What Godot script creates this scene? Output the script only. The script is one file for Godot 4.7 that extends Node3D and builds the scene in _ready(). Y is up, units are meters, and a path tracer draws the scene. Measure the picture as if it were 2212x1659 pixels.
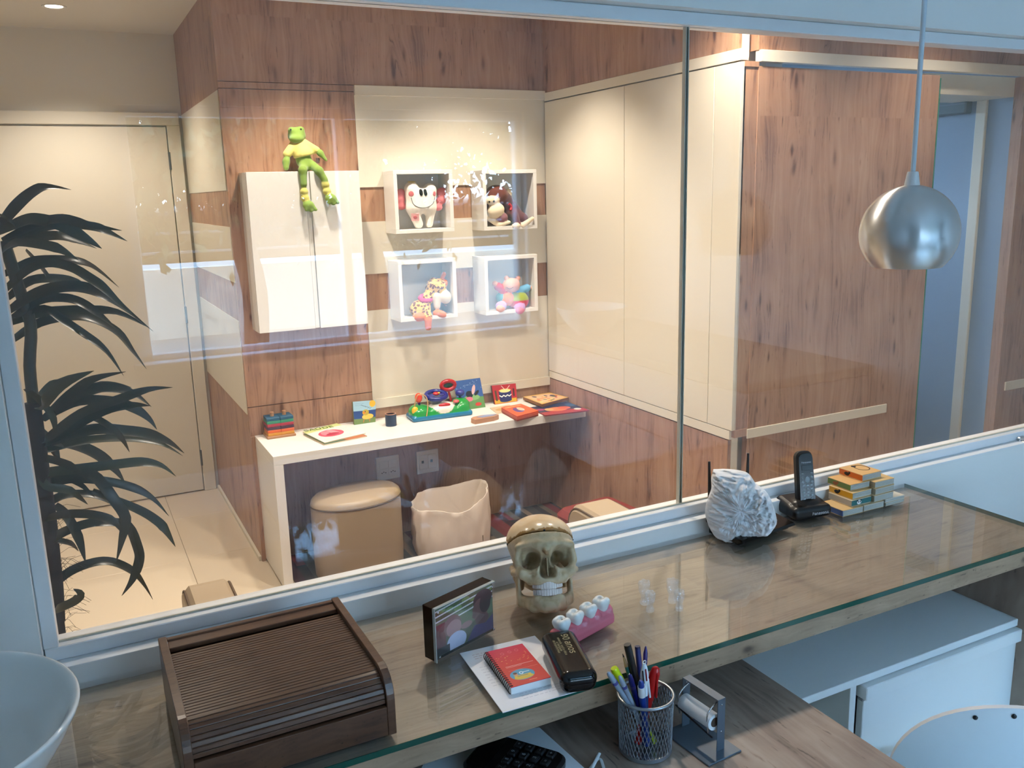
extends Node3D
# Reception counter behind a glass partition, looking into a dental clinic's waiting room.
# Metres, y up. The glass partition runs along x at z = -1.61; the waiting room lies beyond it (negative z).

const FOCAL := 1899.7
const EYE := Vector3(0, 1.65, 0)
const TURN := Vector3(-12.289, -26.656, -1.525)   # pitch, yaw, roll in degrees
const TOP := 0.85          # counter glass surface
const DESK := 0.73         # low desk surface
const BACK := -3.97        # wood wall behind the toys
const SIDE := 2.21         # cabinet wall on the right of the waiting room
const DOORWALL := -5.2
const CEIL := 2.51
const SLIDE := -2.53       # plane of the sliding wood door
const ROOMBACK := 1.42     # window wall behind the camera

var look: Basis
var M := {}
var taken := {}

# ---------------------------------------------------------------- pixels of the photograph to places
func ray(x: float, y: float) -> Vector3:
	return look * Vector3((x - 1106.0) / FOCAL, -(y - 829.5) / FOCAL, -1.0)
func pz(x: float, y: float, z: float) -> Vector3:      # on a plane parallel to the partition
	var r := ray(x, y)
	return EYE + r * (z / r.z)
func ph(x: float, y: float, h: float) -> Vector3:      # on a level surface
	var r := ray(x, y)
	return EYE + r * ((h - EYE.y) / r.y)
func pside(x: float, y: float, at: float) -> Vector3:  # on a plane across x
	var r := ray(x, y)
	return EYE + r * (at / r.x)

# ---------------------------------------------------------------- naming
func numbered(called: String) -> String:
	if not taken.has(called):
		taken[called] = 0
		return called
	taken[called] += 1
	return "%s_%03d" % [called, taken[called]]
func thing(called: String, label: String, category: String, at := Vector3.ZERO, group := "", basis := Basis.IDENTITY) -> Node3D:
	var o := Node3D.new()
	o.name = numbered(called)
	add_child(o)
	o.transform = Transform3D(basis, at)
	o.set_meta("label", label)
	o.set_meta("category", category)
	if group != "":
		o.set_meta("group", group)
	return o
func structure(called: String, label := "") -> Node3D:
	var o := Node3D.new()
	o.name = numbered(called)
	add_child(o)
	o.set_meta("kind", "structure")
	if label != "":
		o.set_meta("label", label)
	return o
func put(mesh: Mesh, called: String, material: Material, parent: Node3D, at := Vector3.ZERO, basis := Basis.IDENTITY) -> MeshInstance3D:
	var o := MeshInstance3D.new()
	o.name = called
	o.mesh = mesh
	o.material_override = null
	if material != null:
		for i in mesh.get_surface_count():
			o.set_surface_override_material(i, material)
	o.transform = Transform3D(basis, at)
	parent.add_child(o, true)
	return o

# ---------------------------------------------------------------- shapes
class Shape:
	var v := PackedVector3Array()
	var n := PackedVector3Array()
	var uv := PackedVector2Array()
	var c := PackedColorArray()
	var ix := PackedInt32Array()
	var tint := Color.WHITE
	var colored := false
	func vert(p: Vector3, nn: Vector3, t := Vector2.ZERO) -> int:
		v.append(p); n.append(nn); uv.append(t); c.append(tint)
		return v.size() - 1
	func face(a: int, b: int, d: int) -> void:         # counter-clockwise seen from outside
		ix.append(a); ix.append(d); ix.append(b)
	func tri(a: Vector3, b: Vector3, d: Vector3) -> void:
		var nn := (b - a).cross(d - a).normalized()
		face(vert(a, nn), vert(b, nn), vert(d, nn))
	func quad(a: Vector3, b: Vector3, d: Vector3, e: Vector3, s := Vector2(1, 1)) -> void:
		var nn := (b - a).cross(d - a).normalized()
		if nn == Vector3.ZERO:
			nn = (d - a).cross(e - a).normalized()
		var i := vert(a, nn, Vector2(0, s.y)); vert(b, nn, s); vert(d, nn, Vector2(s.x, 0)); vert(e, nn, Vector2.ZERO)
		face(i, i + 1, i + 2); face(i, i + 2, i + 3)
	func box(at: Vector3, size: Vector3, b := Basis.IDENTITY, bevel := 0.0) -> Shape:
		var h := size / 2
		var e := minf(bevel, minf(h.x, minf(h.y, h.z)) * 0.9)
		var k := func(x: float, y: float, z: float) -> Vector3: return at + b * Vector3(x, y, z)
		for axis in 3:
			for s in [-1.0, 1.0]:
				var u := (axis + 1) % 3
				var w := (axis + 2) % 3
				var pts := []
				for q in [[-1, -1], [1, -1], [1, 1], [-1, 1]]:
					var p := Vector3.ZERO
					p[axis] = s * h[axis]
					p[u] = q[0] * (h[u] - e) * s
					p[w] = q[1] * (h[w] - e)
					pts.append(at + b * p)
				quad(pts[0], pts[1], pts[2], pts[3])
		if e > 0.0:
			for axis in 3:
				var u := (axis + 1) % 3
				var w := (axis + 2) % 3
				for su in [-1.0, 1.0]:
					for sw in [-1.0, 1.0]:
						var p := []
						for q in [[-1, 0], [1, 0], [1, 1], [-1, 1]]:
							var t := Vector3.ZERO
							t[axis] = -q[0] * (h[axis] - e) * su * sw
							t[u] = su * (h[u] - (e if q[1] == 1 else 0.0))
							t[w] = sw * (h[w] - (0.0 if q[1] == 1 else e))
							p.append(at + b * t)
						quad(p[0], p[1], p[2], p[3])
			for sx in [-1.0, 1.0]:
				for sy in [-1.0, 1.0]:
					for sz in [-1.0, 1.0]:
						var s3 := Vector3(sx, sy, sz)
						var a: Vector3 = at + b * (s3 * (h - Vector3(0, e, e)))
						var d: Vector3 = at + b * (s3 * (h - Vector3(e, 0, e)))
						var g: Vector3 = at + b * (s3 * (h - Vector3(e, e, 0)))
						if sx * sy * sz > 0:
							tri(a, d, g)
						else:
							tri(a, g, d)
		return self
	func span(lo: Vector3, hi: Vector3, bevel := 0.0) -> Shape:
		return box((lo + hi) / 2, (hi - lo).abs(), Basis.IDENTITY, bevel)
	# rows x columns of points; smooth; wraps along columns when closed
	func grid(rows: Array, closed := false, flip := false) -> Shape:
		var nr := rows.size()
		var nc: int = rows[0].size()
		var acc := PackedVector3Array()
		acc.resize(nr * nc)
		var last := nc if closed else nc - 1
		for r in nr - 1:
			for q in last:
				var a: Vector3 = rows[r][q]
				var b: Vector3 = rows[r][(q + 1) % nc]
				var d: Vector3 = rows[r + 1][(q + 1) % nc]
				var e: Vector3 = rows[r + 1][q]
				var f := (d - a).cross(e - b)
				if flip:
					f = -f
				acc[r * nc + q] += f
				acc[r * nc + (q + 1) % nc] += f
				acc[(r + 1) * nc + (q + 1) % nc] += f
				acc[(r + 1) * nc + q] += f
		var first := v.size()
		for r in nr:
			for q in nc + (1 if closed else 0):
				var k := r * nc + q % nc
				vert(rows[r][q % nc], acc[k].normalized(), Vector2(float(q) / last, 1.0 - float(r) / (nr - 1)))
		var w := nc + (1 if closed else 0)
		for r in nr - 1:
			for q in last:
				var i := first + r * w + q
				if flip:
					face(i, i + w + 1, i + 1); face(i, i + w, i + w + 1)
				else:
					face(i, i + 1, i + w + 1); face(i, i + w + 1, i + w)
		return self
	# profile of (radius, height) from bottom to top; outside faces out
	func lathe(profile: Array, at := Vector3.ZERO, b := Basis.IDENTITY, seg := 32, sx := 1.0, sz := 1.0) -> Shape:
		var run := [profile[0]]
		for i in range(1, profile.size()):
			run.append(profile[i])
			var sharp := i == profile.size() - 1
			if not sharp:
				var d0: Vector2 = profile[i] - profile[i - 1]
				var d1: Vector2 = profile[i + 1] - profile[i]
				sharp = absf(d0.angle_to(d1)) > 0.7
			if sharp:
				var rows := []
				for p in run:
					var row := []
					for s in seg:
						var t := TAU * s / seg
						row.append(at + b * Vector3(cos(t) * p.x * sx, p.y, -sin(t) * p.x * sz))
					rows.append(row)
				grid(rows, true)
				run = [profile[i]]
		return self
	func ball(at: Vector3, r: Vector3, b := Basis.IDENTITY, seg := 20, rings := 12) -> Shape:
		var prof := []
		for i in rings + 1:
			var t := -PI / 2 + PI * i / rings
			prof.append(Vector2(cos(t), sin(t)))
		var rows := []
		for p in prof:
			var row := []
			for s in seg:
				var t := TAU * s / seg
				row.append(at + b * Vector3(cos(t) * p.x * r.x, p.y * r.y, -sin(t) * p.x * r.z))
			rows.append(row)
		return grid(rows, true)
	func tube(path: Array, radius, seg := 10, caps := true, flat := 1.0) -> Shape:
		var rows := []
		var up := Vector3.UP
		var side := Vector3.ZERO
		for i in path.size():
			var d: Vector3 = (path[mini(i + 1, path.size() - 1)] - path[maxi(i - 1, 0)]).normalized()
			if i == 0:
				up = Vector3.UP if absf(d.y) < 0.9 else Vector3.RIGHT
				side = d.cross(up).normalized()
			else:
				side = (side - d * side.dot(d)).normalized()
			up = side.cross(d).normalized()
			var r: float = radius[i] if radius is Array else radius
			var row := []
			for s in seg:
				var t := TAU * s / seg
				row.append(path[i] + (side * cos(t) + up * sin(t) * flat) * r)
			rows.append(row)
		grid(rows, true, true)
		if caps:
			for e in [0, path.size() - 1]:
				for s in range(1, seg - 1):
					if e == 0:
						tri(rows[e][0], rows[e][s], rows[e][s + 1])
					else:
						tri(rows[e][0], rows[e][s + 1], rows[e][s])
		return self
	# outline in the xy plane of tr, extruded along its z
	func extrude(outline: PackedVector2Array, depth: float, tr := Transform3D.IDENTITY, bevel := 0.0) -> Shape:
		var pts := outline.duplicate()
		if Geometry2D.is_polygon_clockwise(pts) == false:
			pass
		var area := 0.0
		for i in pts.size():
			area += pts[i].cross(pts[(i + 1) % pts.size()])
		if area < 0:
			pts.reverse()
		var ring := func(inset: float, z: float) -> Array:
			var out := []
			for i in pts.size():
				var p := pts[i]
				if inset > 0.0:
					var d0 := (p - pts[(i - 1 + pts.size()) % pts.size()]).normalized()
					var d1 := (pts[(i + 1) % pts.size()] - p).normalized()
					var nrm := Vector2(-d0.y - d1.y, d0.x + d1.x).normalized()
					p += nrm * inset / maxf(0.4, nrm.dot(Vector2(-d0.y, d0.x)))
				out.append(tr * Vector3(p.x, p.y, z))
			return out
		var h := depth / 2
		var rings := [ring.call(0.0, -h), ring.call(0.0, h)]
		if bevel > 0.0:
			rings = [ring.call(bevel, -h), ring.call(0.0, -h + bevel), ring.call(0.0, h - bevel), ring.call(bevel, h)]
		for r in rings.size() - 1:
			for i in pts.size():
				var j := (i + 1) % pts.size()
				quad(rings[r][i], rings[r][j], rings[r + 1][j], rings[r + 1][i])
		var t := Geometry2D.triangulate_polygon(pts)
		for i in range(0, t.size(), 3):
			var a := t[i]; var b := t[i + 1]; var d := t[i + 2]
			if (pts[b] - pts[a]).cross(pts[d] - pts[a]) < 0:
				var sw := b; b = d; d = sw
			tri(rings[-1][a], rings[-1][b], rings[-1][d])
			tri(rings[0][a], rings[0][d], rings[0][b])
		return self
	static func new_quad(a: Vector3, b: Vector3, d: Vector3, e: Vector3) -> ArrayMesh:
		var s := Shape.new()
		s.quad(a, b, d, e)
		return s.mesh()
	func mesh() -> ArrayMesh:
		var m := ArrayMesh.new()
		var a := []
		a.resize(Mesh.ARRAY_MAX)
		a[Mesh.ARRAY_VERTEX] = v; a[Mesh.ARRAY_NORMAL] = n; a[Mesh.ARRAY_TEX_UV] = uv; a[Mesh.ARRAY_INDEX] = ix
		if colored:
			a[Mesh.ARRAY_COLOR] = c
		m.add_surface_from_arrays(Mesh.PRIMITIVE_TRIANGLES, a)
		return m

func boxmesh(size: Vector3, bevel := 0.0) -> ArrayMesh:
	return Shape.new().box(Vector3.ZERO, size, Basis.IDENTITY, bevel).mesh()
func rounded(w: float, h: float, r: float, seg := 6) -> PackedVector2Array:
	var o := PackedVector2Array()
	for q in 4:
		var cx := (w / 2 - r) * (1 if q == 0 or q == 3 else -1)
		var cy := (h / 2 - r) * (1 if q < 2 else -1)
		for i in seg + 1:
			var t := PI / 2 * q + PI / 2 * i / seg
			o.append(Vector2(cx + cos(t) * r, cy + sin(t) * r))
	return o
func curve(points: Array, steps := 6) -> Array:      # Catmull-Rom through the points
	var out := []
	for i in points.size() - 1:
		var a = points[maxi(i - 1, 0)]
		var b = points[i]
		var c = points[i + 1]
		var d = points[mini(i + 2, points.size() - 1)]
		for s in steps:
			var t := float(s) / steps
			out.append(0.5 * ((2.0 * b) + (c - a) * t + (2.0 * a - 5.0 * b + 4.0 * c - d) * t * t + (3.0 * b - a - 3.0 * c + d) * t * t * t))
	out.append(points[-1])
	return out

# ---------------------------------------------------------------- soft bodies: a field of blobs meshed as surface nets
class Blob:
	var parts := []        # each: kind, a, b, ra, rb / radii, inverse basis, colour, cut, bound centre, bound radius
	var k := 0.01
	func bone(a: Vector3, b: Vector3, ra: float, rb: float, col := Color.WHITE, cut := false) -> Blob:
		parts.append([0, a, b, ra, rb, col, cut, (a + b) / 2, a.distance_to(b) / 2 + maxf(ra, rb), Basis.IDENTITY])
		return self
	func egg(at: Vector3, r: Vector3, col := Color.WHITE, basis := Basis.IDENTITY, cut := false) -> Blob:
		parts.append([1, at, r, 0.0, 0.0, col, cut, at, maxf(r.x, maxf(r.y, r.z)), basis.inverse()])
		return self
	func slab(at: Vector3, half: Vector3, round_: float, col := Color.WHITE, basis := Basis.IDENTITY, cut := false) -> Blob:
		parts.append([2, at, half, round_, 0.0, col, cut, at, half.length(), basis.inverse()])
		return self
	func one(p: Array, q: Vector3) -> float:
		match p[0]:
			0:
				var ab: Vector3 = p[2] - p[1]
				var t := clampf((q - p[1]).dot(ab) / maxf(ab.length_squared(), 1e-9), 0.0, 1.0)
				return q.distance_to(p[1] + ab * t) - lerpf(p[3], p[4], t)
			1:
				var l: Vector3 = p[9] * (q - p[1])
				var r: Vector3 = p[2]
				var k0 := (l / r).length()
				var k1 := (l / (r * r)).length()
				return k0 * (k0 - 1.0) / maxf(k1, 1e-9)
		var l: Vector3 = p[9] * (q - p[1])
		var d: Vector3 = l.abs() - (p[2] - Vector3.ONE * p[3])
		return d.max(Vector3.ZERO).length() + minf(maxf(d.x, maxf(d.y, d.z)), 0.0) - p[3]
	func at(q: Vector3) -> float:
		return among(q, parts)
	func among(q: Vector3, list: Array) -> float:
		var d := 1e3
		var cuts := false
		for p in list:
			if p[6]:
				cuts = true
				continue
			if q.distance_to(p[7]) - p[8] > d + k:
				continue
			var e := one(p, q)
			var h := maxf(k - absf(d - e), 0.0) / k
			d = minf(d, e) - h * h * k * 0.25
		if cuts:
			for p in list:
				if p[6] and q.distance_to(p[7]) - p[8] < k - d + 0.002:
					var e := -one(p, q)
					var kk := k * 0.5
					var h := maxf(kk - absf(d - e), 0.0) / kk
					d = maxf(d, e) + h * h * kk * 0.25
		return d
	func shade(q: Vector3) -> Color:
		var best := 1e3
		var col := Color.WHITE
		for p in parts:
			if not p[6]:
				var e := one(p, q)
				if e < best:
					best = e
					col = p[5]
		return col
	func mesh(cell: float, paint = null, clip = null) -> ArrayMesh:
		var lo := Vector3.ONE * 1e3
		var hi := -lo
		for p in parts:
			if not p[6]:
				lo = lo.min(p[7] - Vector3.ONE * p[8])
				hi = hi.max(p[7] + Vector3.ONE * p[8])
		lo -= Vector3.ONE * cell * 2
		var size := (hi - lo) / cell
		var bn := Vector3i(int(size.x / 4) + 2, int(size.y / 4) + 2, int(size.z / 4) + 2)
		var nx := bn.x * 4 + 1
		var ny := bn.y * 4 + 1
		var nz := bn.z * 4 + 1
		var val := PackedFloat32Array()
		val.resize(nx * ny * nz)
		val.fill(1e9)
		var slot := PackedInt32Array()
		slot.resize(nx * ny * nz)
		slot.fill(-1)
		var blocks := []
		var lists := []
		var reach := cell * 2 * 1.75 * 1.3 + k * 0.5
		for bz in bn.z:
			for by in bn.y:
				for bx in bn.x:
					var mid := lo + Vector3(bx * 4 + 2, by * 4 + 2, bz * 4 + 2) * cell
					var near := []
					for p in parts:
						if mid.distance_to(p[7]) - p[8] < reach + k:
							near.append(p)
					if near.size() and absf(among(mid, near)) < reach:
						blocks.append(Vector3i(bx, by, bz))
						lists.append(near)
		for bi in blocks.size():
			var b: Vector3i = blocks[bi]
			var near: Array = lists[bi]
			for z in 5:
				for y in 5:
					for x in 5:
						var gx: int = b.x * 4 + x
						var gy: int = b.y * 4 + y
						var gz: int = b.z * 4 + z
						var i := (gz * ny + gy) * nx + gx
						if val[i] > 1e8:
							var q := lo + Vector3(gx, gy, gz) * cell
							var d := among(q, near)
							if clip != null:
								d = maxf(d, clip.call(q))
							val[i] = d
		var sh := Shape.new()
		sh.colored = true
		for b in blocks:
			for z in 4:
				for y in 4:
					for x in 4:
						var gx: int = b.x * 4 + x
						var gy: int = b.y * 4 + y
						var gz: int = b.z * 4 + z
						var i := (gz * ny + gy) * nx + gx
						var e := [val[i], val[i + 1], val[i + nx], val[i + nx + 1], val[i + nx * ny], val[i + nx * ny + 1], val[i + nx * ny + nx], val[i + nx * ny + nx + 1]]
						var neg := 0
						for w in e:
							if w < 0:
								neg += 1
						if neg == 0 or neg == 8:
							continue
						var sum := Vector3.ZERO
						var cnt := 0
						for ax in 3:
							var st := 1 << ax
							for m in 8:
								if m & st:
									continue
								var f0: float = e[m]
								var f1: float = e[m | st]
								if (f0 < 0) != (f1 < 0):
									var pt := Vector3(m & 1, (m >> 1) & 1, (m >> 2) & 1)
									pt[ax] = f0 / (f0 - f1)
									sum += pt
									cnt += 1
						var g := Vector3(e[1] + e[3] + e[5] + e[7] - e[0] - e[2] - e[4] - e[6], e[2] + e[3] + e[6] + e[7] - e[0] - e[1] - e[4] - e[5], e[4] + e[5] + e[6] + e[7] - e[0] - e[1] - e[2] - e[3])
						var pos := lo + (Vector3(gx, gy, gz) + sum / cnt) * cell
						var nn := g.normalized()
						sh.tint = paint.call(pos, shade(pos), nn) if paint != null else shade(pos)
						slot[i] = sh.vert(pos, nn)
		var step := [1, nx, nx * ny]
		for b in blocks:
			for z in 4:
				for y in 4:
					for x in 4:
						var i: int = ((b.z * 4 + z) * ny + b.y * 4 + y) * nx + b.x * 4 + x
						if slot[i] < 0:
							continue
						var f0 := val[i]
						for ax in 3:
							var f1 := val[i + step[ax]]
							if (f0 < 0) == (f1 < 0):
								continue
							var su: int = step[(ax + 1) % 3]
							var sv: int = step[(ax + 2) % 3]
							var q0 := slot[i - su - sv] if i >= su + sv else -1
							var q1 := slot[i - sv] if i >= sv else -1
							var q2 := slot[i]
							var q3 := slot[i - su] if i >= su else -1
							if q0 < 0 or q1 < 0 or q3 < 0:
								continue
							if f0 < 0:
								sh.face(q0, q1, q2); sh.face(q0, q2, q3)
							else:
								sh.face(q0, q2, q1); sh.face(q0, q3, q2)
		return sh.mesh()

# ---------------------------------------------------------------- flat print on paper and card
class Print:
	var im: Image
	var w: int
	var h: int
	func _init(ww: int, hh: int, back: Color) -> void:
		w = ww; h = hh
		im = Image.create(w, h, false, Image.FORMAT_RGB8)
		im.fill(back)
	func rect(x: float, y: float, rw: float, rh: float, col: Color) -> Print:   # in 0..1 of the sheet
		im.fill_rect(Rect2i(int(x * w), int(y * h), maxi(1, int(rw * w)), maxi(1, int(rh * h))), col)
		return self
	func oval(x: float, y: float, rx: float, ry: float, col: Color, turn := 0.0) -> Print:
		var r := maxf(rx * w, ry * h)
		var cs := cos(turn)
		var sn := sin(turn)
		for j in range(maxi(0, int(y * h - r)), mini(h, int(y * h + r) + 1)):
			for i in range(maxi(0, int(x * w - r)), mini(w, int(x * w + r) + 1)):
				var dx := i - x * w
				var dy := j - y * h
				var u := (dx * cs + dy * sn) / (rx * w)
				var t := (-dx * sn + dy * cs) / (ry * h)
				if u * u + t * t <= 1.0:
					im.set_pixel(i, j, col)
		return self
	func poly(pts: Array, col: Color) -> Print:
		var p := PackedVector2Array()
		for q in pts:
			p.append(Vector2(q[0] * w, q[1] * h))
		var lo := p[0]
		var hi := p[0]
		for q in p:
			lo = lo.min(q); hi = hi.max(q)
		for j in range(maxi(0, int(lo.y)), mini(h, int(hi.y) + 1)):
			for i in range(maxi(0, int(lo.x)), mini(w, int(hi.x) + 1)):
				if Geometry2D.is_point_in_polygon(Vector2(i, j), p):
					im.set_pixel(i, j, col)
		return self
	func stroke(a: Vector2, b: Vector2, thick: float, col: Color) -> Print:
		var n := int(a.distance_to(b) * w / maxf(1.0, thick * w * 0.4)) + 2
		for i in n:
			var q := a.lerp(b, float(i) / (n - 1))
			oval(q.x, q.y, thick / 2, thick / 2 * w / h, col)
		return self
	func scribble(x: float, y: float, ww: float, rows: int, gap: float, col: Color, seed_: int) -> Print:
		var g := RandomNumberGenerator.new()
		g.seed = seed_
		for r in rows:
			var at := x
			while at < x + ww * g.randf_range(0.7, 1.0):
				var l := g.randf_range(0.02, 0.06)
				rect(at, y + r * gap, l, 0.006, col)
				at += l + 0.015
		return self
	func texture() -> ImageTexture:
		return ImageTexture.create_from_image(im)

# ---------------------------------------------------------------- materials
func mat(key: String, col: Color, rough := 0.5, metal := 0.0) -> StandardMaterial3D:
	if M.has(key):
		return M[key]
	var m := StandardMaterial3D.new()
	m.resource_name = key
	m.albedo_color = col
	m.roughness = rough
	m.metallic = metal
	M[key] = m
	return m
func printed(key: String, tex: Texture2D, rough := 0.35) -> StandardMaterial3D:
	var m := mat(key, Color.WHITE, rough)
	m.albedo_texture = tex
	return m
func grain_image(w: int, h: int, seed_: int, streaks: float, knots: int, along_u: bool, dark: Color, mid: Color, pale: Color) -> ImageTexture:
	# knotty boards: fibres that bend round knots, thin cracks, slow patches; repeats seamlessly along neither edge but is large
	var g := RandomNumberGenerator.new()
	g.seed = seed_
	var fine := FastNoiseLite.new()
	fine.seed = seed_; fine.frequency = 1.0; fine.noise_type = FastNoiseLite.TYPE_SIMPLEX
	var ks := []
	for i in knots:
		ks.append([g.randf(), g.randf(), g.randf_range(0.003, 0.013), g.randf_range(0.5, 1.0)])
	var data := PackedByteArray()
	data.resize(w * h * 3)
	for j in h:
		var t := float(j) / h            # along the fibre
		var near := ks.filter(func(k): return absf(t - k[1]) * 0.55 < k[2] * 7.8)
		for i in w:
			var s := float(i) / w        # across the fibre
			var bend := fine.get_noise_2d(s * 2.5, t * 1.6) * 0.035
			var knot := 0.0
			for k in near:
				var dx: float = s - k[0]
				var dy: float = (t - k[1]) * 0.55
				var d2 := dx * dx + dy * dy
				var r2: float = k[2] * k[2]
				if d2 < r2 * 60.0:
					bend += dx * exp(-d2 / (r2 * 7.0)) * 0.8 * k[3]
					knot = maxf(knot, exp(-d2 / (r2 * 0.45)) * k[3])
			var q := s - bend
			var fibre := fine.get_noise_2d(q * streaks, t * 5.0)
			var band := fine.get_noise_2d(q * streaks * 0.22 + 40.0, t * 1.5)
			var patch := fine.get_noise_2d(s * 4.0 + 9.0, t * 6.0 + 70.0)
			var crack := fine.get_noise_2d(q * streaks * 1.25 + 90.0, t * 8.0 + 5.0)
			var tone := 0.58 + fibre * 0.2 + band * 0.2 + patch * 0.2
			if crack > 0.58:
				tone -= (crack - 0.58) * 2.2
			tone -= knot * 0.6
			tone = clampf(tone, 0.0, 1.0)
			var c := dark.lerp(mid, tone / 0.5) if tone < 0.5 else mid.lerp(pale, (tone - 0.5) / 0.5)
			var o := ((h - 1 - j) * w + i) * 3
			data[o] = int(c.r * 255); data[o + 1] = int(c.g * 255); data[o + 2] = int(c.b * 255)
	var im := Image.create_from_data(w, h, false, Image.FORMAT_RGB8, data)
	if along_u:
		im.rotate_90(CLOCKWISE)
	return ImageTexture.create_from_image(im)
func speckle(w: int, seed_: int, freq: float, a: Color, b: Color) -> ImageTexture:
	var f := FastNoiseLite.new()
	f.seed = seed_; f.frequency = freq; f.fractal_octaves = 3
	var im := Image.create(w, w, false, Image.FORMAT_RGB8)
	for j in w:
		for i in w:
			# blended over the edges so that the patch repeats without a seam
			var u := float(i) / w
			var t := float(j) / w
			var x := f.get_noise_2d(i, j) * (1 - u) + f.get_noise_2d(i - w, j) * u
			var y := f.get_noise_2d(i, j - w) * (1 - u) + f.get_noise_2d(i - w, j - w) * u
			im.set_pixel(i, j, a.lerp(b, clampf(0.5 + (x * (1 - t) + y * t) * 0.9, 0, 1)))
	return ImageTexture.create_from_image(im)
func woody(key: String, tex: Texture2D, tint: Color, metres: Vector3, rough := 0.45, shift := Vector3.ZERO) -> StandardMaterial3D:
	var m := mat(key, tint, rough)
	m.albedo_texture = tex
	m.uv1_triplanar = true
	m.uv1_world_triplanar = true
	m.uv1_triplanar_sharpness = 8.0
	m.uv1_scale = Vector3(1.0 / metres.x, 1.0 / metres.y, 1.0 / metres.z)
	m.uv1_offset = shift
	return m
func relief(m: StandardMaterial3D, tex: Texture2D, amount: float) -> void:
	m.heightmap_enabled = true
	m.heightmap_texture = tex
	m.heightmap_scale = amount
func make_materials() -> void:
	var upright := grain_image(600, 1200, 11, 74.0, 70, false, Color(0.40, 0.265, 0.20), Color(0.715, 0.54, 0.435), Color(0.80, 0.645, 0.535))
	var lying := grain_image(400, 800, 23, 80.0, 14, true, Color(0.36, 0.31, 0.255), Color(0.62, 0.57, 0.49), Color(0.74, 0.69, 0.61))
	var toward := grain_image(400, 800, 31, 30.0, 14, false, Color(0.30, 0.24, 0.20), Color(0.56, 0.47, 0.41), Color(0.68, 0.60, 0.53))
	var walnut := grain_image(256, 512, 47, 60.0, 3, true, Color(0.18, 0.11, 0.075), Color(0.335, 0.22, 0.155), Color(0.42, 0.295, 0.21))
	woody("pine", upright, Color(0.92, 0.92, 0.89), Vector3(1.25, 2.4, 1.25), 0.42)
	woody("pine_slide", upright, Color(0.92, 0.92, 0.89), Vector3(1.25, 2.4, 1.25), 0.42, Vector3(0.37, 0.21, 0.5))
	woody("counter_wood", lying, Color(0.84, 0.82, 0.78), Vector3(1.1, 1.1, 0.55), 0.5)
	woody("edge_wood", lying, Color(0.93, 0.83, 0.77), Vector3(0.8, 0.8, 0.4), 0.5)
	woody("desk_wood", toward, Color(1, 1, 1), Vector3(0.7, 1.2, 1.4), 0.5)
	woody("walnut", walnut, Color(1, 1, 1), Vector3(0.5, 0.5, 0.26), 0.3)
	mat("white_paint", Color(0.87, 0.87, 0.86), 0.6)
	mat("daylight_blue_tint", Color(0.55, 0.63, 0.72), 0.6)  # passage wall: the blue of daylight is put into its colour
	mat("white_lacquer", Color(0.90, 0.89, 0.87), 0.28)
	mat("cream_lacquer", Color(0.88, 0.85, 0.78), 0.3)
	mat("cream_wall", Color(0.87, 0.84, 0.77), 0.55)
	mat("ceiling_paint", Color(0.88, 0.86, 0.82), 0.7)
	mat("frame_white", Color(0.86, 0.87, 0.88), 0.35)
	mat("tile", Color(0.86, 0.80, 0.71), 0.12)
	mat("grout", Color(0.62, 0.56, 0.48), 0.8)
	mat("black_plastic", Color(0.035, 0.035, 0.04), 0.35)
	mat("black_gloss", Color(0.03, 0.03, 0.032), 0.15)
	mat("steel", Color(0.75, 0.75, 0.75), 0.25, 1.0)
	mat("grey_metal", Color(0.42, 0.45, 0.48), 0.4, 0.6)
	var glass := mat("clear_glass", Color(1, 1, 1, 0.02), 0.0)
	glass.transparency = BaseMaterial3D.TRANSPARENCY_ALPHA
	var solid := mat("acrylic", Color(0.95, 0.96, 0.97, 0.16), 0.03)
	solid.transparency = BaseMaterial3D.TRANSPARENCY_ALPHA
	mat("glass_edge", Color(0.0, 0.27, 0.22), 0.1)
	var alu := mat("brushed_aluminium", Color(0.80, 0.81, 0.82), 0.30, 1.0)
	alu.anisotropy_enabled = true
	alu.anisotropy = -0.75
	var cord := mat("clear_cord", Color(0.75, 0.8, 0.84), 0.15)
	cord.clearcoat_enabled = true
	var cloth := speckle(128, 5, 0.12, Color(0.35, 0.35, 0.35), Color(0.7, 0.7, 0.7))
	var plush := mat("plush", Color.WHITE, 0.95)
	plush.vertex_color_use_as_albedo = true
	plush.rim_enabled = true
	plush.rim = 0.4
	plush.uv1_triplanar = true
	plush.uv1_scale = Vector3(30, 30, 30)
	relief(plush, cloth, 0.05)
	var leather := mat("beige_leather", Color(0.65, 0.575, 0.475), 0.42)
	leather.uv1_triplanar = true
	leather.uv1_scale = Vector3(20, 20, 20)
	relief(leather, cloth, 0.01)
	mat("red_leather", Color(0.46, 0.11, 0.09), 0.45)
	mat("seam", Color(0.34, 0.27, 0.2), 0.7)
	var canvas := mat("canvas", Color(0.91, 0.865, 0.82), 0.9)
	canvas.uv1_triplanar = true
	canvas.uv1_scale = Vector3(40, 40, 40)
	relief(canvas, cloth, 0.02)
	var painted := mat("painted", Color.WHITE, 0.45)
	painted.vertex_color_use_as_albedo = true
	var glossy := mat("painted_gloss", Color.WHITE, 0.18)
	glossy.vertex_color_use_as_albedo = true
	mat("white_plastic", Color(0.86, 0.86, 0.86), 0.35)
	mat("porcelain", Color(0.89, 0.89, 0.88), 0.08)
	mat("paper", Color(0.9, 0.9, 0.9), 0.75)

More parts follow.
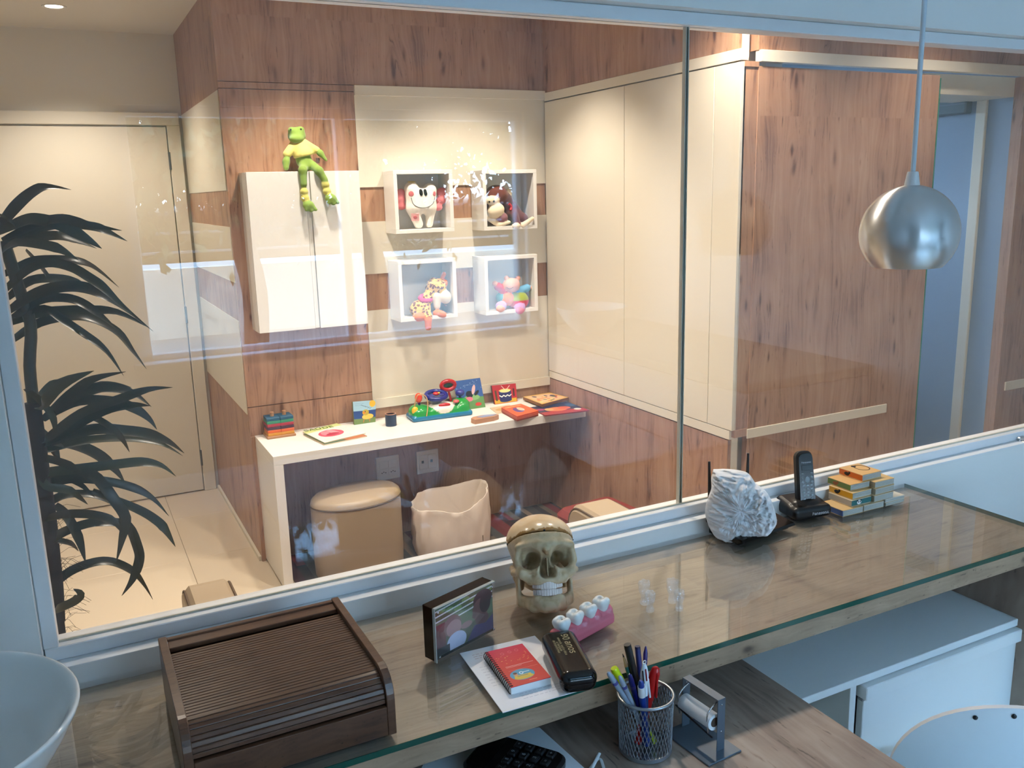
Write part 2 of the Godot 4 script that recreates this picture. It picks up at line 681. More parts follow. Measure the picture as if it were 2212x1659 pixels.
# ---------------------------------------------------------------- light: camera, sky, lamps
func make_camera_and_light() -> void:
	look = Basis.from_euler(TURN * (PI / 180.0))
	var cam := Camera3D.new()
	cam.name = "camera"
	cam.fov = rad_to_deg(2.0 * atan(829.5 / FOCAL))
	cam.transform = Transform3D(look, EYE)
	cam.near = 0.02
	cam.far = 200.0
	cam.current = true
	add_child(cam)
	var env := Environment.new()
	env.tonemap_mode = Environment.TONE_MAPPER_LINEAR
	env.tonemap_exposure = 1.0
	env.background_mode = Environment.BG_SKY
	env.sdfgi_enabled = true
	env.ssao_enabled = true
	env.ssil_enabled = true
	var sky := Sky.new()
	var air := ProceduralSkyMaterial.new()
	air.sky_top_color = Color(0.55, 0.76, 0.97)
	air.sky_horizon_color = Color(0.78, 0.90, 1.0)
	air.ground_horizon_color = Color(0.55, 0.58, 0.58)
	air.ground_bottom_color = Color(0.4, 0.4, 0.38)
	air.sky_energy_multiplier = 4.8
	air.ground_energy_multiplier = 0.8
	air.sun_angle_max = 0.0
	sky.sky_material = air
	env.sky = sky
	var sun := DirectionalLight3D.new()      # high sun over the roof: it lights the street, not the rooms
	sun.name = "sun"
	sun.light_color = Color(1.0, 0.97, 0.92)
	sun.light_energy = 4.2
	sun.light_angular_distance = 0.6
	sun.shadow_enabled = true
	sun.sky_mode = DirectionalLight3D.SKY_MODE_LIGHT_ONLY
	sun.transform = Transform3D(Basis.looking_at(Vector3(0.25, -0.86, 0.44).normalized(), Vector3.UP), Vector3(0, 12, -6))
	add_child(sun)
	var we := WorldEnvironment.new()
	we.name = "surroundings"
	we.environment = env
	add_child(we)

const LAMP_WARM := Color(1.0, 0.95, 0.88)
const LAMPS := [   # x, z, energy, half angle
	[0.10, -4.63, 1.4, 62.0], [0.98, -3.50, 1.85, 52.0], [1.72, -3.46, 1.85, 52.0], [0.15, -3.0, 1.5, 62.0],
	[1.15, -2.45, 2.2, 64.0], [2.0, -2.35, 1.9, 64.0], [3.1, -2.1, 0.6, 60.0]]
func make_lamps() -> void:
	var glow := mat("lamp_glow", Color(1, 0.96, 0.9), 0.5)
	glow.emission_enabled = true
	glow.emission = LAMP_WARM
	glow.emission_energy_multiplier = 6.0
	var n := 0
	for l in LAMPS:
		var where := ["over the door end of the room", "over the wall cupboard", "over the toy niches", "over the potted plant", "over the middle of the rug", "over the red seat", "in front of the sliding wood door"]
		var o := thing("ceiling_downlight", "small round recessed ceiling downlight %s" % where[n], "downlight", Vector3(l[0], CEIL, l[1]), "recessed ceiling downlights")
		put(Shape.new().lathe([Vector2(0.036, -0.0005), Vector2(0.05, -0.004), Vector2(0.052, 0.0)], Vector3.ZERO, Basis.IDENTITY, 28).mesh(), "trim_ring", M.white_paint, o)
		put(Shape.new().lathe([Vector2(0.0, -0.002), Vector2(0.036, -0.002), Vector2(0.036, 0.0)], Vector3.ZERO, Basis.IDENTITY, 28).mesh(), "light_disc", glow, o)
		var s := SpotLight3D.new()
		s.name = "spot"
		s.position = Vector3(0, -0.02, 0)
		s.rotation = Vector3(-PI / 2, 0, 0)
		s.light_color = LAMP_WARM
		s.light_energy = l[2]
		s.light_size = 0.035
		s.spot_angle = l[3]
		s.spot_angle_attenuation = 0.7
		s.spot_range = 12.0
		s.spot_attenuation = 2.0
		s.shadow_enabled = true
		o.add_child(s)
		n += 1

# ---------------------------------------------------------------- the rooms
func plain(parent: Node3D, called: String, lo: Vector3, hi: Vector3, m: Material, bevel := 0.0) -> MeshInstance3D:
	return put(boxmesh((hi - lo).abs(), bevel), called, m, parent, (lo + hi) / 2)

func make_rooms() -> void:
	var wp: Material = M.white_paint
	var cw: Material = M.cream_wall
	# floors
	var fl := structure("floor", "cream polished porcelain tile floor with thin grey joints")
	plain(fl, "slab", Vector3(-2.0, -0.12, -5.4), Vector3(5.0, -0.004, 2.0), M.grout)
	var tm := boxmesh(Vector3(0.598, 0.008, 0.598), 0.0012)
	for i in 11:
		for j in 10:
			var x := -1.74 + 0.6 * i + 0.0
			var z := -4.46 + 0.6 * (j - 1)
			if x + 0.3 < 4.4 and z < 1.4:
				put(tm, "tile", M.tile, fl, Vector3(x, -0.004, z))
	# ceilings
	var ce := structure("ceiling", "smooth off-white ceiling")
	plain(ce, "waiting_room_ceiling", Vector3(-1.8, CEIL, -5.3), Vector3(5.0, CEIL + 0.1, -1.667), M.ceiling_paint)
	plain(ce, "reception_ceiling", Vector3(-1.3, 2.6, -1.667), Vector3(3.3, 2.7, 1.6), wp)
	# partition with the window
	var wf := structure("wall_front", "white painted wall round the reception window")
	var gp: Material = M.white_paint
	plain(wf, "lower_wall", Vector3(-1.3, 0, -1.667), Vector3(3.3, 0.8835, -1.5565), gp)
	plain(wf, "lintel", Vector3(-1.3, 2.013, -1.667), Vector3(3.3, 2.6, -1.5565), gp)
	plain(wf, "left_pier", Vector3(-1.3, 0.8835, -1.667), Vector3(-0.109, 2.013, -1.5565), gp)
	plain(wf, "right_pier", Vector3(2.75, 0.8835, -1.667), Vector3(3.3, 2.013, -1.5565), gp)
	# reception room behind the camera
	var wl := structure("wall_left", "white painted side wall")
	plain(wl, "reception_wall", Vector3(-1.3, 0, -1.5565), Vector3(-1.2, 2.6, 1.6), wp)
	plain(wl, "waiting_room_wall", Vector3(-1.8, 0, -5.3), Vector3(-1.6, CEIL, -1.667), cw)
	plain(wl, "return_wall", Vector3(-1.8, 0, -1.667), Vector3(-1.3, 2.7, -1.5565), cw)
	var wr := structure("wall_right", "white painted side wall of the reception")
	plain(wr, "reception_wall", Vector3(3.2, 0, -1.5565), Vector3(3.3, 2.6, 1.6), wp)
	var wb := structure("wall_back", "white wall with a wide window behind the reception")
	plain(wb, "lower_wall", Vector3(-1.3, 0, ROOMBACK), Vector3(3.3, 0.85, ROOMBACK + 0.16), wp)
	plain(wb, "upper_wall", Vector3(-1.3, 2.1, ROOMBACK), Vector3(3.3, 2.7, ROOMBACK + 0.16), wp)
	plain(wb, "left_pier", Vector3(-1.3, 0.85, ROOMBACK), Vector3(0.30, 2.1, ROOMBACK + 0.16), wp)
	plain(wb, "right_pier", Vector3(2.46, 0.85, ROOMBACK), Vector3(3.3, 2.1, ROOMBACK + 0.16), wp)
	var w2 := structure("window_2", "wide white-framed window to the street")
	for x in [0.32, 1.38, 2.44]:
		plain(w2, "mullion", Vector3(x - 0.025, 0.87, ROOMBACK + 0.04), Vector3(x + 0.025, 2.08, ROOMBACK + 0.1), M.frame_white, 0.004)
	for y in [0.875, 2.075]:
		plain(w2, "rail", Vector3(0.30, y - 0.025, ROOMBACK + 0.04), Vector3(2.46, y + 0.025, ROOMBACK + 0.1), M.frame_white, 0.004)
	plain(w2, "sill", Vector3(0.25, 0.845, ROOMBACK - 0.05), Vector3(2.5, 0.87, ROOMBACK + 0.12), M.frame_white, 0.004)
	# waiting room: wood wall behind the toys
	var bk := structure("wall_wood", "knotty wood panelled wall")
	plain(bk, "masonry", Vector3(0.68, 0, DOORWALL - 0.1), Vector3(SIDE + 0.1, CEIL, BACK - 0.02), cw)
	plain(bk, "upper_panel", Vector3(0.662, 2.135, BACK - 0.02), Vector3(SIDE, CEIL, BACK), M.pine)
	plain(bk, "rail", Vector3(0.662, 2.107, BACK - 0.02), Vector3(1.243, 2.132, BACK + 0.003), M.pine)
	plain(bk, "middle_panel", Vector3(0.662, 0.737, BACK - 0.02), Vector3(1.243, 2.104, BACK), M.pine)
	plain(bk, "lower_panel", Vector3(0.662, 0.0, BACK - 0.02), Vector3(1.243, 0.733, BACK), M.pine)
	plain(bk, "lower_panel", Vector3(1.243, 0.0, BACK - 0.02), Vector3(SIDE, 0.655, BACK), M.pine)
	plain(bk, "corner_strip", Vector3(0.662, 0, BACK), Vector3(0.68, 0.6, BACK + 0.012), M.pine)
	# cream panel with its wood stripes, on the wall and round the corner of the block
	var pn := structure("trim_1", "cream lacquered wall panel with two wood stripes")
	for y in [[0.70, 1.125], [1.295, 1.535], [1.69, 2.09]]:
		plain(pn, "cream_board", Vector3(1.243, y[0], BACK - 0.02), Vector3(SIDE, y[1], BACK + 0.004), M.cream_lacquer)
	for y in [[1.125, 1.295], [1.535, 1.69]]:
		plain(pn, "wood_stripe", Vector3(1.243, y[0], BACK - 0.02), Vector3(SIDE, y[1], BACK - 0.003), M.pine)
	plain(pn, "top_rail", Vector3(1.243, 2.09, BACK - 0.02), Vector3(SIDE, 2.133, BACK + 0.016), M.cream_lacquer, 0.001)
	plain(pn, "bottom_rail", Vector3(1.243, 0.655, BACK - 0.02), Vector3(SIDE, 0.70, BACK + 0.016), M.cream_lacquer, 0.001)
	# the block's left face
	var bl := structure("wall_block", "left face of the wood clad block, cream with wood stripes")
	for y in [[0.0, 0.7], [1.125, 1.295], [1.535, 1.69], [2.1, CEIL]]:
		plain(bl, "wood_panel", Vector3(0.662, y[0], DOORWALL), Vector3(0.68, y[1], BACK - 0.02), M.pine)
	for y in [[0.7, 1.125], [1.295, 1.535], [1.69, 2.1]]:
		plain(bl, "cream_panel", Vector3(0.659, y[0], DOORWALL + 0.02), Vector3(0.68, y[1], BACK - 0.02), M.cream_lacquer)
	# end wall with the white door
	var dw := structure("wall_end", "plain cream wall at the end of the passage")
	plain(dw, "wall_field", Vector3(-1.8, 0, DOORWALL - 0.1), Vector3(0.7, CEIL, DOORWALL), cw)
	var d1 := structure("door_1", "flush cream door in a wide flat frame")
	plain(d1, "door_leaf", Vector3(-0.318, 0.008, DOORWALL + 0.001), Vector3(0.573, 2.038, DOORWALL + 0.024), M.cream_wall, 0.002)
	plain(d1, "frame_head", Vector3(-0.40, 2.047, DOORWALL), Vector3(0.645, 2.112, DOORWALL + 0.028), M.cream_wall, 0.003)
	plain(d1, "frame_jamb", Vector3(0.578, 0.0, DOORWALL), Vector3(0.645, 2.047, DOORWALL + 0.028), M.cream_wall, 0.003)
	plain(d1, "frame_jamb", Vector3(-0.40, 0.0, DOORWALL), Vector3(-0.325, 2.047, DOORWALL + 0.028), M.cream_wall, 0.003)
	for y in [1.862, 1.03, 0.2]:
		put(Shape.new().lathe([Vector2(0, -0.046), Vector2(0.006, -0.046), Vector2(0.006, 0.046), Vector2(0, 0.046)], Vector3.ZERO, Basis.IDENTITY, 12).mesh(), "hinge", M.grey_metal, d1, Vector3(0.577, y, DOORWALL + 0.026))
	var bb := structure("baseboard_end", "low cream skirting board")
	plain(bb, "skirting", Vector3(0.650, 0, DOORWALL + 0.03), Vector3(0.6615, 0.022, BACK), M.cream_wall)
	# right-hand end of the cabinet wall, sliding door front and passage
	var ws := structure("wall_side", "wall carrying the tall cream cabinets")
	plain(ws, "masonry", Vector3(SIDE + 0.04, 0, BACK - 0.05), Vector3(SIDE + 0.16, CEIL, SLIDE - 0.06), cw)
	plain(ws, "lower_panel", Vector3(SIDE + 0.0, 0, BACK), Vector3(SIDE + 0.04, 0.69, SLIDE - 0.025), M.pine)
	plain(ws, "upper_panel", Vector3(SIDE + 0.0, 2.124, BACK), Vector3(SIDE + 0.04, CEIL, SLIDE - 0.025), M.pine)
	for y in [[0.0, 0.70], [2.085, CEIL]]:
		plain(ws, "end_strip", Vector3(SIDE + 0.016, y[0], SLIDE - 0.07), Vector3(SIDE + 0.047, y[1], SLIDE - 0.022), M.cream_wall)
	plain(ws, "end_panel", Vector3(SIDE + 0.008, 0.735, SLIDE - 0.06), Vector3(SIDE + 0.072, 2.062, SLIDE), M.pine)
	plain(ws, "end_cap", Vector3(SIDE + 0.008, 2.062, SLIDE - 0.06), Vector3(SIDE + 0.072, 2.08, SLIDE + 0.004), M.pine_slide)
	plain(ws, "end_cap", Vector3(SIDE + 0.008, 0.705, SLIDE - 0.06), Vector3(SIDE + 0.072, 0.735, SLIDE + 0.004), M.pine_slide)
	var wz := structure("wall_passage", "wood front wall beside the passage")
	plain(wz, "upper_panel", Vector3(SIDE + 0.072, 2.12, SLIDE - 0.05), Vector3(5.0, CEIL, SLIDE), M.pine_slide)
	plain(wz, "right_panel", Vector3(3.78, 0, SLIDE - 0.05), Vector3(5.0, 2.08, SLIDE), M.pine)
	plain(wz, "right_stripe", Vector3(3.83, 0.69, SLIDE), Vector3(5.0, 0.73, SLIDE + 0.006), M.cream_lacquer)
	plain(wz, "track_cover", Vector3(SIDE + 0.075, 2.08, SLIDE - 0.02), Vector3(5.0, 2.12, SLIDE + 0.012), M.cream_lacquer, 0.001)
	plain(wz, "header", Vector3(3.2, 2.0, SLIDE - 0.32), Vector3(3.9, 2.08, SLIDE - 0.05), M.cream_wall)
	plain(wz, "passage_wall", Vector3(3.79, 0, -5.1), Vector3(3.9, CEIL, SLIDE - 0.05), M.daylight_blue_tint)
	plain(wz, "passage_left_wall", Vector3(2.37, 0, -5.1), Vector3(2.45, CEIL, SLIDE - 0.06), wp)
	plain(wz, "added_opening_sill", Vector3(2.3, 0, -5.2), Vector3(3.9, 1.5, -5.1), wp)  # unseen opening above this, added and sized to let sky light into the passage
	plain(wz, "added_opening_head", Vector3(2.3, 2.3, -5.2), Vector3(3.9, CEIL, -5.1), wp)
	plain(wz, "far_wall", Vector3(5.0, 0, SLIDE - 0.05), Vector3(5.1, CEIL + 0.1, -1.5565), cw)
	plain(wz, "near_wall", Vector3(3.3, 0, -1.667), Vector3(5.1, 2.7, -1.5565), cw)
	# door casing and a dark bar on the passage wall
	var k0 := pside(2130, 300, 3.79)
	var cs := structure("trim_2", "white door casing in the passage")
	plain(cs, "casing", Vector3(3.772, 0, k0.z - 0.05), Vector3(3.79, 2.0, k0.z), M.cream_wall, 0.003)
	var a0 := pside(2103, 213, 3.79)
	var a1 := pside(2103, 245, 3.79)
	var bar := thing("door_closer", "dark grey bar fixed high on the blue-tinted passage wall", "door closer", Vector3(3.79, (a0.y + a1.y) / 2, a0.z))
	put(boxmesh(Vector3(0.05, a0.y - a1.y, 0.5), 0.006), "body", mat("slate_plastic", Color(0.30, 0.35, 0.38), 0.5), bar, Vector3(-0.025, 0, -0.25))
	put(boxmesh(Vector3(0.004, 0.004, 0.5)), "ridge", M.grey_metal, bar, Vector3(-0.051, 0.012, -0.25))

func make_window() -> void:
	var w := structure("window_1", "wide two-pane glass partition in a white metal frame")
	var fm: Material = M.frame_white
	plain(w, "sill", Vector3(-0.109, 0.8825, -1.6665), Vector3(2.75, 0.8842, -1.557), fm)
	plain(w, "bottom_rail", Vector3(-0.107, 0.884, -1.64), Vector3(2.75, 0.909, -1.588), fm, 0.0015)
	plain(w, "top_rail", Vector3(-0.107, 1.986, -1.64), Vector3(2.75, 2.0125, -1.588), fm, 0.0015)
	plain(w, "jamb", Vector3(-0.1085, 0.909, -1.64), Vector3(-0.085, 1.986, -1.588), fm, 0.0015)
	plain(w, "jamb", Vector3(2.72, 0.909, -1.64), Vector3(2.75, 1.986, -1.588), fm, 0.0015)
	plain(w, "pane", Vector3(-0.085, 0.909, -1.618), Vector3(1.2475, 1.986, -1.610), M.clear_glass)
	plain(w, "pane", Vector3(1.2545, 0.909, -1.618), Vector3(2.72, 1.986, -1.610), M.clear_glass)
	plain(w, "joint_strip", Vector3(1.2478, 0.909, -1.619), Vector3(1.2542, 1.986, -1.609), mat("joint_metal", Color(0.40, 0.40, 0.36), 0.25, 0.9), 0.001)
	for s in [[1.2462, 0.002], [1.2538, 0.002]]:
		plain(w, "silicone", Vector3(s[0], 0.909, -1.6195), Vector3(s[0] + s[1], 1.986, -1.6085), mat("silicone", Color(0.75, 0.73, 0.66), 0.3))
	plain(w, "silicone", Vector3(-0.085, 0.909, -1.609), Vector3(2.72, 0.9125, -1.606), M.silicone)

# ---------------------------------------------------------------- waiting room furniture
func make_cabinets() -> void:
	var c := thing("tall_cabinet", "tall cream handleless wall cabinet with three flush doors on the side wall", "cabinet", Vector3(SIDE, 0.695, -3.25))
	var z0 := BACK + 0.012
	var z1 := SLIDE - 0.004
	var m: Material = M.cream_lacquer
	var o := Vector3(SIDE, 0.695, -3.25)
	var add := func(called: String, lo: Vector3, hi: Vector3, mm: Material, bev: float) -> void:
		put(boxmesh((hi - lo).abs(), bev), called, mm, c, (lo + hi) / 2 - o)
	add.call("carcass", Vector3(SIDE + 0.022, 0.69, z0), Vector3(SIDE + 0.038, 2.124, z1 - 0.02), m, 0.0)
	add.call("top_rail", Vector3(SIDE - 0.003, 2.084, z0), Vector3(SIDE + 0.03, 2.123, z1), m, 0.001)
	add.call("bottom_rail", Vector3(SIDE - 0.003, 0.695, z0), Vector3(SIDE + 0.03, 0.731, z1 - 0.01), m, 0.001)
	for d in [[z0, -3.2625], [-3.2595, -2.6765], [-2.6735, z1 + 0.004]]:
		add.call("door", Vector3(SIDE - 0.004, 0.734, d[0]), Vector3(SIDE + 0.016, 2.078, d[1]), m, 0.001)
	# two-door wall cupboard under the frog
	var k := thing("wall_cupboard", "small white two-door wall cupboard with the frog on top", "cupboard", Vector3(0.956, 1.087, BACK))
	var w: Material = M.white_lacquer
	put(boxmesh(Vector3(0.484, 0.673, 0.13)), "carcass", w, k, Vector3(0, 0.3365, 0.067))
	for d in [[-0.242, 0.002], [0.0235, 0.242]]:
		put(boxmesh(Vector3(d[1] - d[0] - 0.0015, 0.673, 0.018), 0.001), "door", w, k, Vector3((d[0] + d[1]) / 2, 0.3365, 0.1425))
	put(boxmesh(Vector3(0.0185, 0.671, 0.012), 0.001), "middle_stile", w, k, Vector3(0.01275, 0.3365, 0.1385))
	# sliding wood door
	var s := thing("sliding_door", "tall sliding knotty wood door with a thin cream stripe near its foot", "door", Vector3(2.75, 0, SLIDE))
	put(boxmesh(Vector3(0.95, 2.06, 0.03), 0.001), "door_panel", M.pine_slide, s, Vector3(2.757 - 2.75, 1.035, -0.012))
	put(boxmesh(Vector3(0.765, 0.037, 0.006), 0.0008), "stripe", M.cream_lacquer, s, Vector3(2.66 - 2.75, 0.7135, 0.006))
	put(boxmesh(Vector3(0.006, 2.05, 0.03), 0.001), "glass_edge", mat("green_glass_edge", Color(0.2, 0.5, 0.4), 0.1), s, Vector3(3.237 - 2.75, 1.03, -0.012))

func make_niches() -> void:
	var m := Shape.new()
	var names := ["tooth plush", "brown plush monkey", "plush giraffe", "patchwork plush toy"]
	var at := [Vector2(1.5, 1.6195), Vector2(1.94, 1.6155), Vector2(1.5, 1.217), Vector2(1.935, 1.211)]
	for i in 4:
		var o := thing("cube_niche", "white square box shelf on the wall holding the %s" % names[i], "box shelf", Vector3(at[i].x, at[i].y, BACK + 0.004), "cube niches on the cream panel")
		var w := 0.287
		var h := 0.28
		var d := 0.138
		var t := 0.0175
		put(boxmesh(Vector3(w, t, d), 0.001), "top", M.white_lacquer, o, Vector3(0, h / 2 - t / 2, d / 2))
		put(boxmesh(Vector3(w, t, d), 0.001), "bottom", M.white_lacquer, o, Vector3(0, -h / 2 + t / 2, d / 2))
		for s in [-1, 1]:
			put(boxmesh(Vector3(t, h - 2 * t, d), 0.001), "side", M.white_lacquer, o, Vector3(s * (w / 2 - t / 2), 0, d / 2))
		put(boxmesh(Vector3(w - 2 * t, h - 2 * t, 0.006)), "back", M.white_lacquer, o, Vector3(0, 0, 0.003))

func make_desk() -> void:
	var d := thing("play_desk", "low white waterfall desk with toys and books along the wood wall", "desk", Vector3(1.44, 0, BACK))
	var m: Material = M.white_lacquer
	put(boxmesh(Vector3(1.52, 0.04, 0.385), 0.001), "desktop", m, d, Vector3(0.0, 0.583, 0.1935))
	put(boxmesh(Vector3(0.04, 0.55, 0.385), 0.001), "side_panel", m, d, Vector3(-0.74, 0.2875, 0.1935))
	for gz in [0.03, 0.355]:
		put(boxmesh(Vector3(0.02, 0.013, 0.02)), "glide", M.grey_metal, d, Vector3(-0.74, 0.0065, gz))
	# sockets
	for i in 2:
		var a := pz(810 if i == 0 else 897, 988 if i == 0 else 976, BACK)
		var b := pz(864 if i == 0 else 948, 1031 if i == 0 else 1016, BACK)
		var o := thing("wall_socket", ["square white wall plate with two power sockets under the desk", "square white wall plate with two data sockets under the desk"][i], "socket", Vector3((a.x + b.x) / 2, (a.y + b.y) / 2, BACK))
		var w := 0.118
		put(boxmesh(Vector3(w, w, 0.008), 0.002), "plate", M.white_plastic, o, Vector3(0, 0, 0.004))
		for s in [-1, 1]:
			for r in [0, 1]:
				var e := put(boxmesh(Vector3(0.043, 0.036 if i == 0 else 0.073, 0.003), 0.001), "module", M.white_plastic, o, Vector3(s * 0.0235, (0.019 - 0.04 * r) if i == 0 else 0.0, 0.0085))
				if i == 0 and r == 1:
					for q in 3:
						put(Shape.new().lathe([Vector2(0, 0), Vector2(0.0028, 0), Vector2(0.0028, 0.001), Vector2(0, 0.001)], Vector3.ZERO, Basis(Vector3.RIGHT, PI / 2), 10).mesh(), "pin_hole", M.black_plastic, e, Vector3((q - 1) * 0.0095, 0.003 if q == 1 else -0.001, 0.0012))
				elif i == 1 and r == 0:
					put(boxmesh(Vector3(0.012, 0.014, 0.001)), "jack", M.black_plastic, e, Vector3(-0.004, 0.002, 0.0018))
				if i == 1 and r == 0:
					break

func make_floor_furniture() -> void:
	# rug
	var g := RandomNumberGenerator.new()
	g.seed = 4
	var rug := Print.new(320, 256, Color(0.42, 0.36, 0.30))
	var cols := [Color(0.20, 0.19, 0.20), Color(0.52, 0.44, 0.35), Color(0.46, 0.14, 0.14), Color(0.26, 0.14, 0.19), Color(0.44, 0.39, 0.33), Color(0.30, 0.30, 0.29), Color(0.50, 0.18, 0.19), Color(0.58, 0.50, 0.42)]
	var x := 0.0
	var n := 0
	while x < 1.0:
		var w := g.randf_range(0.018, 0.034)
		var y := -g.randf_range(0.0, 0.2)
		while y < 1.0:
			var l := g.randf_range(0.12, 0.4)
			rug.rect(x, maxf(0, y), w + 0.004, l, cols[(n + g.randi_range(0, 3)) % 8])
			y += l
			n += 1
		x += w
	var r := thing("rug", "dark woven rug with crimson, grey and beige stripes under the play desk", "rug", Vector3(1.47, 0, -3.2))
	var rm := printed("rug_print", rug.texture(), 0.95)
	put(boxmesh(Vector3(1.46, 0.007, 1.5)), "backing", mat("rug_backing", Color(0.3, 0.25, 0.22), 0.95), r, Vector3(0, 0.0035, 0))
	put(Shape.new_quad(Vector3(-0.73, 0.0075, 0.75), Vector3(0.73, 0.0075, 0.75), Vector3(0.73, 0.0075, -0.75), Vector3(-0.73, 0.0075, -0.75)), "pile", rm, r)
	# oval pouf
	var p := thing("oval_pouf", "tall oval beige leather pouf under the play desk", "pouf", Vector3(1.035, 0.008, -3.635), "", Basis(Vector3.UP, 0.12))
	var prof := [Vector2(0, 0), Vector2(0.95, 0.0), Vector2(0.985, 0.015), Vector2(1.0, 0.08), Vector2(1.0, 0.2), Vector2(0.995, 0.318), Vector2(0.985, 0.33)]
	put(Shape.new().lathe(prof, Vector3.ZERO, Basis.IDENTITY, 48, 0.207, 0.147).mesh(), "body", M.beige_leather, p)
	put(Shape.new().lathe([Vector2(0.985, 0.331), Vector2(1.0, 0.338), Vector2(0.98, 0.353), Vector2(0.9, 0.367), Vector2(0.6, 0.377), Vector2(0.3, 0.38), Vector2(0.0, 0.38)], Vector3.ZERO, Basis.IDENTITY, 48, 0.207, 0.147).mesh(), "cushion", M.beige_leather, p)
	var ring := []
	for i in 49:
		var t := TAU * i / 48
		ring.append(Vector3(cos(t) * 0.2065, 0.333, sin(t) * 0.1465))
	put(Shape.new().tube(ring, 0.0028, 6, false).mesh(), "piping", M.seam, p)
	# slouching canvas bag
	var b := thing("canvas_bag", "open slouching pale canvas storage bag beside the oval pouf", "bag", Vector3(1.482, 0.008, -3.625))
	var fold := FastNoiseLite.new()
	fold.seed = 9
	fold.frequency = 1.0
	var rows := []
	var prof2 := [[0.88, 0.0], [0.97, 0.015], [1.02, 0.06], [1.03, 0.11], [1.02, 0.16], [1.01, 0.205], [1.0, 0.245], [1.0, 0.27], [0.975, 0.272], [0.955, 0.255], [0.94, 0.2], [0.93, 0.12], [0.88, 0.02], [0.3, 0.012]]
	for i in prof2.size():
		var row := []
		for s in 64:
			var t := TAU * s / 64
			var rr: float = prof2[i][0]
			var hh: float = prof2[i][1]
			# the rim sags at the front and peaks at the right, cloth folds round the side
			var sag := -0.05 * exp(-pow((wrapf(t - 4.65, -PI, PI)) / 0.55, 2)) + 0.022 * cos(t - 0.1) + 0.012 * sin(t * 3.0 + 1.0)
			if i >= 3 and i <= 10:
				hh += sag * clampf((hh - 0.08) / 0.19, 0, 1)
			var wr := (0.5 - absf(fold.get_noise_3d(cos(t) * 2.2, hh * 20.0 + 3.0 * cos(t), sin(t) * 2.2)) * 2.0) * 0.07 + fold.get_noise_3d(cos(t) * 6.0, hh * 60.0, sin(t) * 6.0) * 0.05
			rr += wr * (1.0 if i < 9 else 0.4)
			row.append(Vector3(cos(t) * rr * 0.185, hh, -sin(t) * rr * 0.135))
		rows.append(row)
	put(Shape.new().grid(rows, true).mesh(), "sack", M.canvas, b)
	put(boxmesh(Vector3(0.005, 0.03, 0.002), 0.0008), "care_tag", M.seam, b, Vector3(0.105, 0.075, 0.121), Basis(Vector3.UP, 0.6))
	# red seat beyond, sofa against the partition
	var red := thing("red_cube_seat", "low red leather cube seat on the striped rug", "stool", Vector3(1.86, 0.008, -2.90), "", Basis(Vector3.UP, 0.1))
	var soft := Shape.new()
	soft.extrude(rounded(0.30, 0.30, 0.05), 0.352, Transform3D(Basis(Vector3.RIGHT, -PI / 2), Vector3(0, 0.176, 0)), 0.022)
	put(soft.mesh(), "cushion_block", M.red_leather, red)
	var so := thing("beige_sofa", "beige leather two-seat sofa whose rounded arms show above the window sill", "sofa", Vector3(0.85, 0, -2.0))
	for s in [[0.245 - 0.85, 0.13], [1.49 - 0.85, 0.15]]:
		var arm := Shape.new()
		arm.extrude(rounded(0.74, 0.62, 0.075), s[1], Transform3D(Basis(Vector3.UP, PI / 2), Vector3(s[0], 0.322, -0.07)), 0.02)
		var am := put(arm.mesh(), "armrest", M.beige_leather, so)
		for e in [-1, 1]:
			var pth := []
			for q in rounded(0.72, 0.60, 0.07):
				pth.append(Vector3(s[0] + e * (s[1] / 2 - 0.006), 0.322 + q.y, -0.07 - q.x))
			pth.append(pth[0])
			put(Shape.new().tube(pth, 0.0035, 6, false).mesh(), "piping", M.seam, am)
	put(boxmesh(Vector3(1.10, 0.3, 0.62), 0.04), "seat_base", M.beige_leather, so, Vector3(0.01, 0.2, -0.02))
	put(boxmesh(Vector3(1.10, 0.42, 0.16), 0.05), "backrest", M.beige_leather, so, Vector3(0.01, 0.55, 0.22))
	for x2 in [-0.26, 0.28]:
		put(boxmesh(Vector3(0.53, 0.12, 0.5), 0.035), "seat_cushion", M.beige_leather, so, Vector3(x2, 0.39, -0.08))

